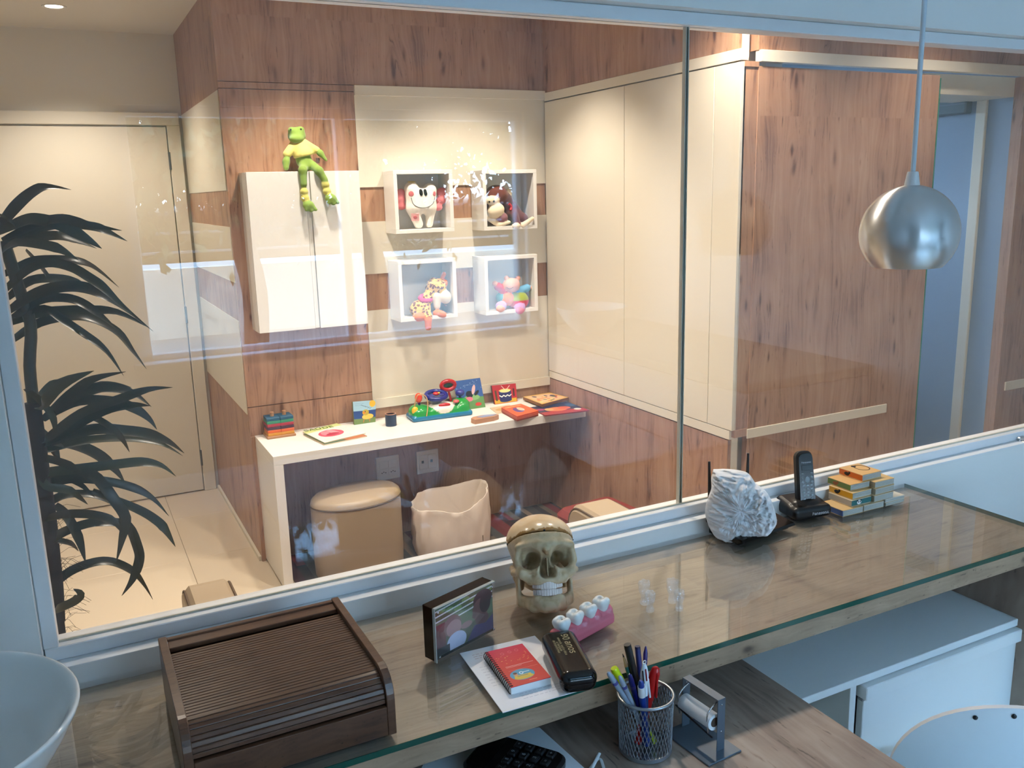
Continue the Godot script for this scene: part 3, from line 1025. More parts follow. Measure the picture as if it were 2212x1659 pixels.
const LEAVES := [   # outlines of the strap leaves as seen through the glass, base to tip
	[0, 490, 34, 449, 68, 419, 101, 405, 154, 410], [-4, 462, 20, 476, 47, 500], [-4, 503, 51, 479, 84, 476, 135, 489, 186, 516, 220, 537],
	[5, 520, 84, 484, 135, 474, 186, 486, 263, 498], [0, 532, 68, 500, 135, 486, 203, 491, 236, 503, 275, 521], [-4, 541, 50, 520, 118, 511, 162, 520, 209, 537],
	[0, 550, 34, 526, 90, 530, 130, 540, 169, 562], [8, 594, 60, 570, 100, 563, 162, 565, 205, 580, 257, 621], [10, 628, 60, 585, 108, 570, 155, 580, 190, 600, 222, 622, 265, 662, 331, 716],
	[55, 540, 95, 587, 118, 624], [16, 646, 67, 607, 135, 604, 176, 618, 222, 640], [20, 672, 68, 641, 118, 624, 168, 621, 220, 635, 257, 658, 290, 685],
	[22, 692, 84, 651, 135, 645, 175, 655, 220, 685, 253, 712], [24, 698, 85, 678, 150, 672, 186, 672, 253, 675, 324, 709], [28, 735, 85, 699, 152, 685, 203, 692, 253, 719, 287, 760, 317, 798],
	[28, 684, 95, 668, 135, 692, 186, 726, 230, 760, 267, 812], [78, 872, 84, 860, 111, 830, 142, 820], [85, 885, 95, 874, 135, 830, 203, 801], [104, 902, 118, 888, 152, 854, 203, 820, 272, 803],
	[110, 890, 135, 874, 176, 850, 236, 834, 284, 837], [120, 890, 149, 867, 189, 844, 243, 840, 287, 850, 327, 879], [92, 955, 111, 942, 176, 894, 257, 864, 321, 842, 373, 837],
	[95, 962, 118, 948, 186, 908, 243, 883, 294, 876, 324, 877], [92, 908, 115, 891, 169, 867, 236, 867, 287, 881, 321, 904, 339, 928], [100, 962, 128, 948, 203, 928, 270, 931, 321, 938, 365, 955, 398, 979],
	[88, 980, 101, 972, 169, 955, 236, 948, 304, 950, 354, 962, 395, 985], [150, 905, 196, 901, 236, 921, 263, 948, 280, 977], [92, 960, 118, 955, 162, 962, 209, 982, 246, 1012, 270, 1043],
	[54, 840, 88, 867, 115, 904, 118, 938], [85, 1040, 101, 1022, 152, 1016, 236, 1006, 304, 999, 348, 1006, 380, 1029], [85, 1075, 95, 1056, 145, 1036, 219, 1038, 287, 1053, 331, 1077, 365, 1115],
	[88, 1110, 101, 1090, 142, 1070, 203, 1070, 250, 1090, 272, 1112], [110, 1040, 189, 1023, 223, 1050, 243, 1077, 270, 1120, 262, 1170, 251, 1214], [88, 1125, 140, 1112, 200, 1113, 245, 1127, 262, 1150],
	[120, 1090, 145, 1117, 168, 1160, 185, 1216], [108, 1180, 115, 1164, 152, 1144, 202, 1130, 246, 1132, 282, 1142], [105, 1160, 121, 1167, 152, 1174, 170, 1191], [200, 1060, 296, 1100, 337, 1124, 357, 1144, 379, 1181],
	[240, 1125, 276, 1137, 296, 1181, 300, 1211, 286, 1252, 263, 1287], [108, 1285, 116, 1265, 152, 1235, 202, 1216, 243, 1215, 286, 1235, 310, 1262, 330, 1295], [112, 1322, 126, 1316, 162, 1299, 174, 1282, 158, 1272],
	[70, 960, 82, 985, 120, 995, 160, 1010, 190, 1040], [60, 900, 80, 930, 110, 960, 130, 1000], [80, 1010, 100, 1050, 150, 1060, 190, 1090], [84, 1040, 120, 1030, 170, 1045, 205, 1075]]
func make_plant() -> void:
	var base := pz(124, 1330, -1.93)
	var p := thing("potted_dracaena", "dark green strap-leaved dracaena standing behind the left window jamb", "plant", Vector3(base.x - 0.01, 0, -1.93))
	var o := p.position
	var green := mat("leaf_dark", Color(0.10, 0.13, 0.075), 0.32)
	var green2 := mat("leaf_mid", Color(0.15, 0.18, 0.09), 0.35)
	for m in [green, green2]:
		m.backlight_enabled = true
		m.backlight = Color(0.06, 0.08, 0.03)
	var bark := mat("bark", Color(0.13, 0.09, 0.08), 0.9)
	var tr := []
	for q in [[128, 1391], [124, 1340], [120, 1270], [113, 1200], [106, 1130], [96, 1060], [86, 990], [78, 930], [70, 870]]:
		tr.append(pz(q[0], q[1], -1.93) - o)
	var trunk: Array = [Vector3(0.005, 0.22, 0)]
	trunk.append_array(tr)
	put(Shape.new().tube(curve(trunk, 3), 0.0155, 10).mesh(), "trunk", bark, p)
	var stem := [pz(72, 870, -1.93) - o, pz(64, 790, -1.93) - o, pz(66, 700, -1.93) - o, pz(40, 620, -1.93) - o, pz(8, 520, -1.93) - o]
	put(Shape.new().tube(curve(stem, 3), 0.011, 8).mesh(), "stem", mat("stem_green", Color(0.14, 0.16, 0.07), 0.5), p)
	put(Shape.new().lathe([Vector2(0, 0), Vector2(0.12, 0), Vector2(0.16, 0.26), Vector2(0.15, 0.27), Vector2(0.135, 0.24), Vector2(0, 0.235)], Vector3.ZERO, Basis.IDENTITY, 32).mesh(), "pot", mat("pot_clay", Color(0.8, 0.78, 0.74), 0.4), p)
	var g := RandomNumberGenerator.new()
	g.seed = 77
	for l in LEAVES:
		var pts := []
		var n: int = l.size() / 2
		var lean := g.randf_range(-0.13, 0.10)
		var bow := g.randf_range(-0.02, 0.05)
		for i in n:
			var t := float(i) / (n - 1)
			pts.append(pz(l[i * 2], l[i * 2 + 1], -1.93 + lean * t + bow * sin(PI * t)) - o)
		var path := curve(pts, 4)
		var rows := [[], [], []]
		var wide := g.randf_range(0.0085, 0.0128)
		var twist := g.randf_range(-0.5, 0.5)
		var short := clampf((pts[0] as Vector3).distance_to(pts[-1]) / 0.17, 0.3, 1.0)
		for i in path.size():
			var t := float(i) / (path.size() - 1)
			var d: Vector3 = (path[mini(i + 1, path.size() - 1)] - path[maxi(i - 1, 0)]).normalized()
			var side := d.cross(Vector3(0.1, 0.55, 0.83).rotated(d, twist * t)).normalized()
			var nrm := side.cross(d)
			var w := wide * short * (0.55 + 0.45 * sin(PI * minf(t * 1.6, 0.5))) * clampf((1.0 - t) * 3.2, 0.03, 1.0)
			rows[0].append(path[i] + side * w + nrm * w * 0.35)
			rows[1].append(path[i])
			rows[2].append(path[i] - side * w + nrm * w * 0.35)
		put(Shape.new().grid(rows).mesh(), "leaf", green if g.randf() < 0.65 else green2, p)
	var hair := Shape.new()
	for i in 60:
		var q: Vector3 = tr[g.randi_range(0, 4)] + Vector3(0.012, g.randf_range(-0.04, 0.04), g.randf_range(-0.01, 0.01))
		var e := q + Vector3(g.randf_range(0.008, 0.05), g.randf_range(-0.04, 0.03), g.randf_range(-0.02, 0.02))
		hair.tube([q, (q + e) / 2 + Vector3(0, 0.008, 0), e], 0.0004, 3, false)
	put(hair.mesh(), "trunk_fibres", bark, p).set_meta("kind", "stuff")

# ---------------------------------------------------------------- plush toys and play things
func lin(c: Color) -> Color:
	return c.srgb_to_linear()
func surf(b: Blob, o: Vector3, x: float, y: float, from_z: float) -> Array:    # where the sight line of a pixel meets a soft body
	var r := ray(x, y).normalized()
	var q := EYE + r * (from_z / r.z)
	var best := 1e3
	var seen := q
	for i in 60:
		var d := b.at(q - o)
		if d < best:
			best = d
			seen = q
		if d < 0.0004 or d > 0.5:
			break
		q += r * d * 0.7
	q = seen          # the nearest approach, where the sight line only grazes the body
	q -= o
	var e := 0.002
	var n := Vector3(b.at(q + Vector3(e, 0, 0)) - b.at(q - Vector3(e, 0, 0)), b.at(q + Vector3(0, e, 0)) - b.at(q - Vector3(0, e, 0)), b.at(q + Vector3(0, 0, e)) - b.at(q - Vector3(0, 0, e))).normalized()
	return [q, n]
func facing(n: Vector3) -> Basis:       # a basis whose y points along n
	var x := Vector3.UP.cross(n)
	if x.length() < 0.05:
		x = Vector3.RIGHT
	x = x.normalized()
	return Basis(x, n, x.cross(n))
func mark(b: Blob, o: Vector3, x: float, y: float, from_z: float, rx: float, ry: float, called: String, m: Material, parent: Node3D, thick := 0.0015) -> void:
	var h := surf(b, o, x, y, from_z)
	put(Shape.new().ball(Vector3.ZERO, Vector3(rx, thick, ry), Basis.IDENTITY, 18, 8).mesh(), called, m, parent, h[0], facing(h[1]))
func line_on(b: Blob, o: Vector3, pts: Array, from_z: float, r: float, called: String, m: Material, parent: Node3D) -> void:
	var path := []
	for p in pts:
		var h := surf(b, o, p[0], p[1], from_z)
		path.append(h[0] + h[1] * r * 0.4)
	put(Shape.new().tube(curve(path, 4), r, 6).mesh(), called, m, parent)

func make_plush() -> void:
	var pm: Material = M.plush
	var black := mat("button_black", Color(0.03, 0.03, 0.03), 0.25)
	# frog on the cupboard
	var o := pz(656, 371, -3.885)
	o.y = 1.76
	var green := lin(Color(0.50, 0.61, 0.26))
	var pale := lin(Color(0.80, 0.78, 0.42))
	var at = func(x: float, y: float, z2: float) -> Vector3: return pz(x, y, z2) - o
	var fr := thing("plush_frog", "green plush frog in a yellow shirt sitting on the white wall cupboard", "plush toy", o)
	var b := Blob.new()
	b.k = 0.012
	b.egg(at.call(641, 293, -3.90), Vector3(0.038, 0.036, 0.036), green)
	b.egg(at.call(629, 281, -3.885), Vector3(0.014, 0.013, 0.013), green)
	b.egg(at.call(650, 280, -3.885), Vector3(0.014, 0.013, 0.013), green)
	b.egg(at.call(640, 300, -3.872), Vector3(0.03, 0.017, 0.02), green)
	b.bone(at.call(644, 312, -3.90), at.call(656, 345, -3.885), 0.026, 0.034, green)
	b.egg(at.call(661, 356, -3.875), Vector3(0.031, 0.026, 0.028), green)
	b.bone(at.call(624, 324, -3.885), at.call(618, 350, -3.865), 0.012, 0.012, green)
	b.bone(at.call(618, 350, -3.865), at.call(618, 362, -3.855), 0.015, 0.012, green)
	b.bone(at.call(680, 320, -3.885), at.call(692, 331, -3.865), 0.011, 0.012, green)
	b.bone(at.call(692, 331, -3.865), at.call(705, 346, -3.85), 0.012, 0.006, green)
	for leg in [[[656, 361], [654, 368], [656, 398], [657, 414], [659, 428], [666, 443]], [[676, 358], [689, 369], [701, 388], [703, 399], [706, 413], [714, 428]]]:
		var p := []
		var zs := [-3.86, -3.808, -3.803, -3.803, -3.803, -3.798]
		for i in 6:
			p.append(at.call(leg[i][0], leg[i][1], zs[i]))
		b.bone(p[0], p[1], 0.019, 0.017, green)
		b.bone(p[1], p[2], 0.0165, 0.0145, green)
		b.egg(p[3], Vector3(0.0175, 0.0155, 0.016), pale)
		b.egg(p[4], Vector3(0.0185, 0.016, 0.0165), pale)
		b.egg(p[5], Vector3(0.023, 0.018, 0.022), green)
		for t in [-1, 0, 1]:
			var e: Vector3 = p[5] + Vector3(t * 0.02 + 0.008, -0.024 + 0.004 * absi(t), 0.012)
			b.bone(p[5] + Vector3(t * 0.01, 0, 0.004), e, 0.0095, 0.0075, green)
	put(b.mesh(0.0052), "body", pm, fr)
	var sh := Blob.new()
	sh.k = 0.012
	var yellow := lin(Color(0.87, 0.82, 0.47))
	sh.bone(at.call(645, 311, -3.898), at.call(655, 334, -3.886), 0.033, 0.044, yellow)
	sh.bone(at.call(636, 313, -3.89), at.call(620, 333, -3.876), 0.02, 0.018, yellow)
	sh.bone(at.call(660, 312, -3.89), at.call(684, 325, -3.876), 0.019, 0.016, yellow)
	sh.slab(at.call(657, 352, -3.885), Vector3(0.08, 0.026, 0.06), 0.004, yellow, Basis(Vector3.BACK, 0.2), true)
	put(sh.mesh(0.0052), "shirt", pm, fr)
	put(boxmesh(Vector3(0.018, 0.022, 0.002)), "cloth_tag", mat("tag_brown", Color(0.35, 0.25, 0.22), 0.8), fr, at.call(686, 347, -3.87), Basis(Vector3.BACK, -0.1))
	for e in [[628, 280], [650, 279]]:
		mark(b, o, e[0], e[1], -3.7, 0.004, 0.004, "eye", black, fr)
	# tooth plush
	var z := -3.875
	o = Vector3(1.5, 1.498, z)
	at = func(x: float, y: float, z2: float) -> Vector3: return pz(x, y, z2) - o
	var tooth := thing("plush_tooth", "smiling white tooth-shaped plush with pink wings in a cube niche", "plush toy", o)
	var white := lin(Color(0.93, 0.91, 0.87))
	b = Blob.new()
	b.k = 0.016
	b.bone(at.call(889, 409, z), at.call(896, 447, z), 0.034, 0.037, white)
	b.bone(at.call(928, 411, z), at.call(925, 447, z), 0.032, 0.035, white)
	b.bone(at.call(908, 420, z), at.call(909, 446, z), 0.03, 0.03, white)
	b.bone(at.call(890, 448, z), at.call(904, 484, z), 0.029, 0.021, white)
	b.bone(at.call(930, 448, z), at.call(927, 484, z), 0.026, 0.017, white)
	put(b.mesh(0.005), "body", pm, tooth)
	var pink := lin(Color(0.87, 0.50, 0.52))
	for side in [[[865, 416, 9], [864, 430, 10], [867, 445, 9]], [[955, 415, 11], [953, 432, 10], [947, 448, 8]]]:
		var wg := Blob.new()
		wg.k = 0.012
		for q in side:
			var m := 0.00212
			wg.egg(at.call(q[0], q[1], z - 0.012), Vector3(q[2] * m * 1.2, q[2] * m * 0.95, 0.013), pink)
		put(wg.mesh(0.005), "wing", pm, tooth)
	for q in [[909.5, 415.5], [919, 415.5]]:
		mark(b, o, q[0], q[1], -3.8, 0.0098, 0.0165, "eye", black, tooth)
	var rosy := mat("rosy_felt", Color(0.80, 0.45, 0.47), 0.9)
	mark(b, o, 888, 418.5, -3.8, 0.0125, 0.0125, "cheek", rosy, tooth)
	mark(b, o, 938.5, 418.5, -3.8, 0.009, 0.0115, "cheek", rosy, tooth)
	mark(b, o, 889, 393, -3.8, 0.02, 0.010, "yellow_patch", mat("yellow_felt", Color(0.86, 0.80, 0.52), 0.9), tooth)
	line_on(b, o, [[888.5, 427], [892, 439], [900, 446], [913, 449], [927, 446], [936, 438], [939, 426]], -3.8, 0.0013, "smile", mat("thread_grey", Color(0.25, 0.27, 0.27), 0.8), tooth)
	var hp := surf(b, o, 897, 469, -3.8)
	put(boxmesh(Vector3(0.036, 0.003, 0.036), 0.001), "heart_patch", mat("patch_pink", Color(0.93, 0.72, 0.72), 0.9), tooth, hp[0], facing(hp[1]))
	put(Shape.new().ball(Vector3.ZERO, Vector3(0.009, 0.002, 0.009)).mesh(), "patch_motif", rosy, tooth, hp[0] + hp[1] * 0.002, facing(hp[1]))
	# monkey
	o = Vector3(1.94, 1.4945, z)
	at = func(x: float, y: float, z2: float) -> Vector3: return pz(x, y, z2) - o
	var mk := thing("plush_monkey", "brown plush monkey with a cream muzzle slumped in a cube niche", "plush toy", o)
	var brown := lin(Color(0.40, 0.19, 0.14))
	var dusk := lin(Color(0.33, 0.20, 0.24))
	var cream := lin(Color(0.90, 0.84, 0.73))
	var mauve := lin(Color(0.55, 0.35, 0.38))
	b = Blob.new()
	b.k = 0.01
	b.egg(at.call(1072, 421, z - 0.01), Vector3(0.057, 0.047, 0.048), brown)
	b.bone(at.call(1088, 432, z - 0.02), at.call(1106, 458, z - 0.02), 0.040, 0.042, dusk)
	b.bone(at.call(1106, 462, z - 0.01), at.call(1128, 473, z - 0.01), 0.039, 0.030, brown)
	b.bone(at.call(1062, 440, z - 0.01), at.call(1070, 474, z - 0.01), 0.036, 0.03, dusk)
	b.bone(at.call(1108, 462, z + 0.02), at.call(1118, 483, z + 0.03), 0.022, 0.016, brown)
	b.egg(at.call(1098, 417, z - 0.012), Vector3(0.019, 0.022, 0.013), cream)
	b.egg(at.call(1063, 433, z + 0.028), Vector3(0.036, 0.021, 0.022), cream)
	b.egg(at.call(1071, 455, z + 0.028), Vector3(0.044, 0.034, 0.034), cream, Basis(Vector3.BACK, 0.35))
	b.egg(at.call(1083, 470, z + 0.024), Vector3(0.032, 0.026, 0.03), mauve)
	b.bone(at.call(1053, 470, z + 0.01), at.call(1075, 485, z + 0.03), 0.013, 0.012, cream)
	b.bone(at.call(1080, 486, z + 0.035), at.call(1100, 480, z + 0.045), 0.012, 0.008, cream)
	b.egg(at.call(1114, 488, z + 0.045), Vector3(0.022, 0.013, 0.016), cream)
	b.bone(at.call(1129, 487, z + 0.04), at.call(1150, 472, z + 0.05), 0.014, 0.010, cream)
	put(b.mesh(0.0052), "body", pm, mk)
	mark(b, o, 1067, 435, -3.78, 0.0055, 0.0055, "eye", black, mk, 0.003)
	mark(b, o, 1057, 436, -3.78, 0.005, 0.005, "eye", black, mk, 0.003)
	line_on(b, o, [[1099, 440], [1104, 447], [1103, 455]], -3.78, 0.007, "ribbon", mat("red_ribbon", Color(0.70, 0.10, 0.18), 0.5), mk)
	# giraffe
	o = Vector3(1.5, 1.0945, z)
	at = func(x: float, y: float, z2: float) -> Vector3: return pz(x, y, z2) - o
	var gi := thing("plush_giraffe", "spotted yellow plush giraffe leaning in a cube niche with one leg hanging out", "plush toy", o)
	var sun := lin(Color(0.93, 0.74, 0.36))
	var orange := lin(Color(0.83, 0.45, 0.20))
	var spot := lin(Color(0.42, 0.20, 0.09))
	var fawn := lin(Color(0.91, 0.86, 0.78))
	b = Blob.new()
	b.k = 0.009
	b.egg(at.call(908, 667, z), Vector3(0.051, 0.042, 0.044), sun)
	b.bone(at.call(916, 655, z), at.call(938, 622, z), 0.029, 0.029, sun)
	b.egg(at.call(943, 619, z + 0.005), Vector3(0.05, 0.04, 0.037), sun, Basis(Vector3.BACK, -0.5))
	b.bone(at.call(918, 664, z + 0.02), at.call(926, 684, z + 0.05), 0.022, 0.017, sun)
	b.bone(at.call(925, 692, z + 0.058), at.call(925, 707, z + 0.06), 0.0175, 0.015, orange)
	b.egg(at.call(906, 685, z + 0.035), Vector3(0.034, 0.021, 0.026), orange)
	b.egg(at.call(951, 679, z + 0.03), Vector3(0.038, 0.02, 0.023), orange, Basis(Vector3.BACK, -0.35))
	b.egg(at.call(961, 641, z + 0.022), Vector3(0.03, 0.034, 0.029), fawn, Basis(Vector3.BACK, 0.4))
	b.bone(at.call(943, 640, z + 0.02), at.call(944, 661, z + 0.02), 0.021, 0.016, fawn)
	b.bone(at.call(954, 604, z), at.call(959, 592, z + 0.005), 0.009, 0.011, orange)
	b.egg(at.call(961, 611, z + 0.01), Vector3(0.014, 0.017, 0.013), orange)
	b.bone(at.call(924, 622, z - 0.02), at.call(936, 603, z - 0.02), 0.012, 0.01, lin(Color(0.45, 0.18, 0.10)))
	var cells := FastNoiseLite.new()
	cells.seed = 3
	cells.noise_type = FastNoiseLite.TYPE_CELLULAR
	cells.cellular_return_type = FastNoiseLite.RETURN_DISTANCE
	cells.frequency = 62.0
	var spots := func(q: Vector3, c: Color, _n: Vector3) -> Color:
		if c == sun and cells.get_noise_3dv(q) < -0.52:
			return spot
		return c
	put(b.mesh(0.0034, spots), "body", pm, gi)
	var knot := []
	for i in 9:
		var t := TAU * i / 8.0
		knot.append(at.call(920 + 13 * cos(t), 644 + 6 * sin(t), z + 0.012 + 0.016 * sin(t)))
	put(Shape.new().tube(knot, 0.011, 8, false).mesh(), "scarf", mat("magenta_felt", Color(0.80, 0.25, 0.45), 0.9), gi)
	mark(b, o, 962, 660, -3.78, 0.006, 0.003, "mouth", rosy, gi)
	# patchwork toy
	o = Vector3(1.935, 1.0885, z)
	at = func(x: float, y: float, z2: float) -> Vector3: return pz(x, y, z2) - o
	var pw := thing("plush_patchwork_toy", "round-headed plush toy with a patchwork body in a cube niche", "plush toy", o)
	var skin := lin(Color(0.87, 0.62, 0.50))
	b = Blob.new()
	b.k = 0.006
	b.egg(at.call(1104, 616, z + 0.01), Vector3(0.046, 0.036, 0.036), skin)
	b.egg(at.call(1094, 601, z + 0.01), Vector3(0.0135, 0.0135, 0.01), skin)
	b.egg(at.call(1119, 601, z + 0.01), Vector3(0.0135, 0.0135, 0.01), skin)
	b.bone(at.call(1092, 632, z), at.call(1076, 619, z), 0.02, 0.021, lin(Color(0.78, 0.16, 0.16)))
	b.egg(at.call(1069, 613, z), Vector3(0.0145, 0.0145, 0.014), skin)
	b.bone(at.call(1118, 630, z), at.call(1138, 622, z), 0.021, 0.02, lin(Color(0.42, 0.66, 0.80)))
	b.egg(at.call(1151, 621, z + 0.005), Vector3(0.017, 0.0155, 0.0155), skin)
	b.egg(at.call(1119, 649, z), Vector3(0.056, 0.046, 0.044), lin(Color(0.60, 0.66, 0.16)))
	b.egg(at.call(1094, 645, z), Vector3(0.034, 0.036, 0.04), lin(Color(0.90, 0.48, 0.22)))
	b.egg(at.call(1082, 643, z - 0.01), Vector3(0.024, 0.027, 0.03), lin(Color(0.32, 0.58, 0.60)))
	b.egg(at.call(1082, 662, z + 0.025), Vector3(0.029, 0.026, 0.025), lin(Color(0.68, 0.56, 0.75)))
	b.egg(at.call(1081, 667, z + 0.042), Vector3(0.023, 0.018, 0.014), lin(Color(0.90, 0.60, 0.45)))
	b.egg(at.call(1123, 665, z + 0.035), Vector3(0.029, 0.027, 0.025), lin(Color(0.75, 0.58, 0.78)))
	b.egg(at.call(1123, 670, z + 0.05), Vector3(0.024, 0.020, 0.014), lin(Color(0.88, 0.56, 0.66)))
	var leafy := lin(Color(0.60, 0.66, 0.16))
	var mid_y := (at.call(1119, 651, z + 0.04) as Vector3).y
	var quarters := func(q: Vector3, c: Color, _n: Vector3) -> Color:
		return lin(Color(0.78, 0.13, 0.13)) if c == leafy and q.y < mid_y else c
	put(b.mesh(0.0046, quarters), "body", pm, pw)
	line_on(b, o, [[1094, 620], [1101, 624], [1109, 620]], -3.78, 0.001, "smile", M.thread_grey, pw)

func card(called: String, label: String, category: String, corners: Array, y: float, thick: float, cover: Material, edge: Material, group := "") -> Node3D:
	# a book or sheet lying on a level surface: corners of its top face as pixels, in order near-left, near-right, far-right, far-left
	var p := []
	var mid := Vector3.ZERO
	for c in corners:
		p.append(ph(c[0], c[1], y + thick))
		mid += p[-1] / 4.0
	mid.y = y
	var o := thing(called, label, category, mid, group)
	var sh := Shape.new()
	for i in 4:
		p[i] -= mid
	var t := Vector3(0, -0.0012, 0)
	var d := Vector3(0, -thick + 0.0002, 0)
	for i in 4:
		var j := (i + 1) % 4
		sh.quad(p[i] + d, p[j] + d, p[j] + t, p[i] + t)
	sh.quad(p[3] + d, p[2] + d, p[1] + d, p[0] + d)
	put(sh.mesh(), "pages", edge, o)
	var cv := Shape.new()
	cv.quad(p[0], p[1], p[2], p[3])
	for i in 4:
		var j := (i + 1) % 4
		cv.quad(p[i] + t, p[j] + t, p[j], p[i])
	put(cv.mesh(), "cover", cover, o)
	return o
func standing(called: String, label: String, category: String, corners: Array, y: float, thick: float, cover: Material, edge: Material) -> Node3D:
	# a board book standing on a surface and leaning back a little: corners bottom-left, bottom-right, top-right, top-left
	var a := ph(corners[0][0], corners[0][1], y)
	var b := ph(corners[1][0], corners[1][1], y)
	var z := (a.z + b.z) / 2
	z = maxf(z, BACK + 0.05)
	var zt := maxf(z - 0.04, BACK + 0.024 + thick)
	var d := pz(corners[2][0], corners[2][1], zt)
	var e := pz(corners[3][0], corners[3][1], zt)
	a = Vector3(a.x, y, z)
	b = Vector3(b.x, y, z)
	var mid := (a + b) / 2
	var o := thing(called, label, category, mid)
	var n := (b - a).cross(e - a).normalized() * thick
	var p := [a - mid, b - mid, d - mid, e - mid]
	var cv := Shape.new()
	cv.quad(p[0], p[1], p[2], p[3])
	put(cv.mesh(), "cover", cover, o)
	var bd := Shape.new()
	for i in 4:
		var j := (i + 1) % 4
		bd.quad(p[i] - n, p[j] - n, p[j], p[i])
	bd.quad(p[1] - n, p[0] - n, p[3] - n, p[2] - n)
	put(bd.mesh(), "board", edge, o)
	return o

func make_desk_things() -> void:
	var Y := 0.603
	var card_edge := mat("card_edge", Color(0.80, 0.75, 0.66), 0.8)
	var wood := mat("toy_wood", Color(0.66, 0.48, 0.32), 0.6)
	# wooden block stack on pegs
	var a := ph(578, 950, Y)
	var c := ph(640, 941, Y)
	var ang := -atan2(c.z - a.z, c.x - a.x)
	var w := Vector2(c.x - a.x, c.z - a.z).length()
	var bs := Basis(Vector3.UP, ang)
	var o := thing("block_stacker", "stack of rainbow wooden blocks on a pegged base at the desk end", "toy", a + bs * Vector3(w / 2, 0, -w * 0.36), "", bs)
	put(boxmesh(Vector3(w, 0.011, w * 0.72), 0.002), "base", wood, o, Vector3(0, 0.0055, 0))
	var tones := [Color(0.80, 0.56, 0.10), Color(0.82, 0.36, 0.12), Color(0.24, 0.10, 0.20), Color(0.62, 0.10, 0.20), Color(0.16, 0.50, 0.38), Color(0.05, 0.30, 0.42)]
	for i in 6:
		for s in [-1, 1]:
			put(boxmesh(Vector3(w * 0.46, 0.0135, w * 0.62), 0.0015), "block", mat("block_%d" % i, tones[i], 0.5), o, Vector3(s * w * 0.232, 0.018 + i * 0.0138, 0), Basis(Vector3.UP, 0.02 * s * (i % 3 - 1)))
	for s in [-1, 1]:
		put(Shape.new().lathe([Vector2(0, 0), Vector2(0.009, 0), Vector2(0.009, 0.018), Vector2(0.007, 0.02), Vector2(0, 0.02)], Vector3.ZERO, Basis.IDENTITY, 14).mesh(), "peg", wood, o, Vector3(s * w * 0.21, 0.0935, 0))
	# magazines
	var pr := Print.new(220, 180, Color(0.93, 0.92, 0.88))
	pr.rect(0, 0, 1, 0.2, Color(0.80, 0.84, 0.55)).oval(0.46, 0.52, 0.3, 0.24, Color(0.82, 0.32, 0.42)).oval(0.36, 0.45, 0.1, 0.16, Color(0.90, 0.55, 0.60), 0.5).oval(0.56, 0.45, 0.08, 0.2, Color(0.93, 0.62, 0.66), -0.3).oval(0.47, 0.6, 0.16, 0.08, Color(0.70, 0.18, 0.30))
	pr.scribble(0.1, 0.83, 0.8, 2, 0.07, Color(0.15, 0.15, 0.15), 3).scribble(0.78, 0.3, 0.18, 5, 0.08, Color(0.4, 0.35, 0.2), 4)
	var mg := card("magazine", "health magazine with a pink flower cover on top of another magazine", "magazine", [[701, 956], [790, 935], [727, 914], [654, 933]], Y + 0.006, 0.004, printed("magazine_cover", pr.texture()), card_edge)
	var tx := TextMesh.new()
	tx.text = "SAÚDE"
	tx.font_size = 40
	tx.pixel_size = 0.0011
	tx.depth = 0.0006
	var q := ph(690, 931, Y + 0.0105)
	put(tx, "title", mat("title_green", Color(0.36, 0.46, 0.08), 0.6), mg, q - mg.position + Vector3(0.008, 0.0004, -0.045), Basis(Vector3.UP, 0.08) * Basis(Vector3.RIGHT, -PI / 2))
	card("magazine", "colourful magazine lying under the flower-cover magazine", "magazine", [[700, 960], [793, 941], [730, 918], [655, 938]], Y, 0.006, printed("magazine_under", Print.new(16, 16, Color(0.72, 0.42, 0.25)).rect(0, 0, 0.5, 1, Color(0.3, 0.4, 0.3)).texture()), card_edge)
	# duck book
	pr = Print.new(160, 160, Color(0.62, 0.77, 0.85))
	pr.rect(0, 0.42, 1, 0.34, Color(0.16, 0.27, 0.50)).rect(0, 0.76, 1, 0.24, Color(0.42, 0.52, 0.28)).oval(0.84, 0.14, 0.14, 0.15, Color(0.95, 0.72, 0.12))
	for i in 5:
		pr.stroke(Vector2(0.78 - 0.08 * i, 0.30 - 0.02 * i), Vector2(0.70 - 0.09 * i, 0.36 - 0.05 * i), 0.015, Color(0.2, 0.25, 0.35))
	pr.oval(0.62, 0.69, 0.27, 0.12, Color(0.95, 0.74, 0.30)).oval(0.52, 0.50, 0.15, 0.13, Color(0.72, 0.62, 0.18)).oval(0.45, 0.5, 0.06, 0.05, Color(0.85, 0.5, 0.1)).oval(0.5, 0.46, 0.02, 0.025, Color.BLACK)
	pr.stroke(Vector2(0.45, 0.8), Vector2(0.42, 0.92), 0.03, Color(0.85, 0.45, 0.12)).stroke(Vector2(0.7, 0.8), Vector2(0.72, 0.92), 0.03, Color(0.85, 0.45, 0.12)).scribble(0.08, 0.1, 0.4, 2, 0.08, Color(0.25, 0.3, 0.4), 8)
	standing("duck_book", "square blue board book with a yellow duck standing on the desk", "book", [[764, 917], [813, 913], [812, 864], [762, 868]], Y, 0.018, printed("duck_cover", pr.texture()), mat("duck_board", Color(0.45, 0.46, 0.25), 0.7))
	# little dark blue tin
	var cu := ph(845, 919, Y)
	o = thing("small_tin", "small dark blue open cylinder tin on the desk", "tin", Vector3(cu.x, Y, cu.z))
	put(Shape.new().lathe([Vector2(0, 0), Vector2(0.0255, 0), Vector2(0.026, 0.002), Vector2(0.026, 0.055), Vector2(0.022, 0.055), Vector2(0.022, 0.006), Vector2(0, 0.006)], Vector3.ZERO, Basis.IDENTITY, 32).mesh(), "tube", mat("tin_blue", Color(0.06, 0.16, 0.28), 0.35), o)
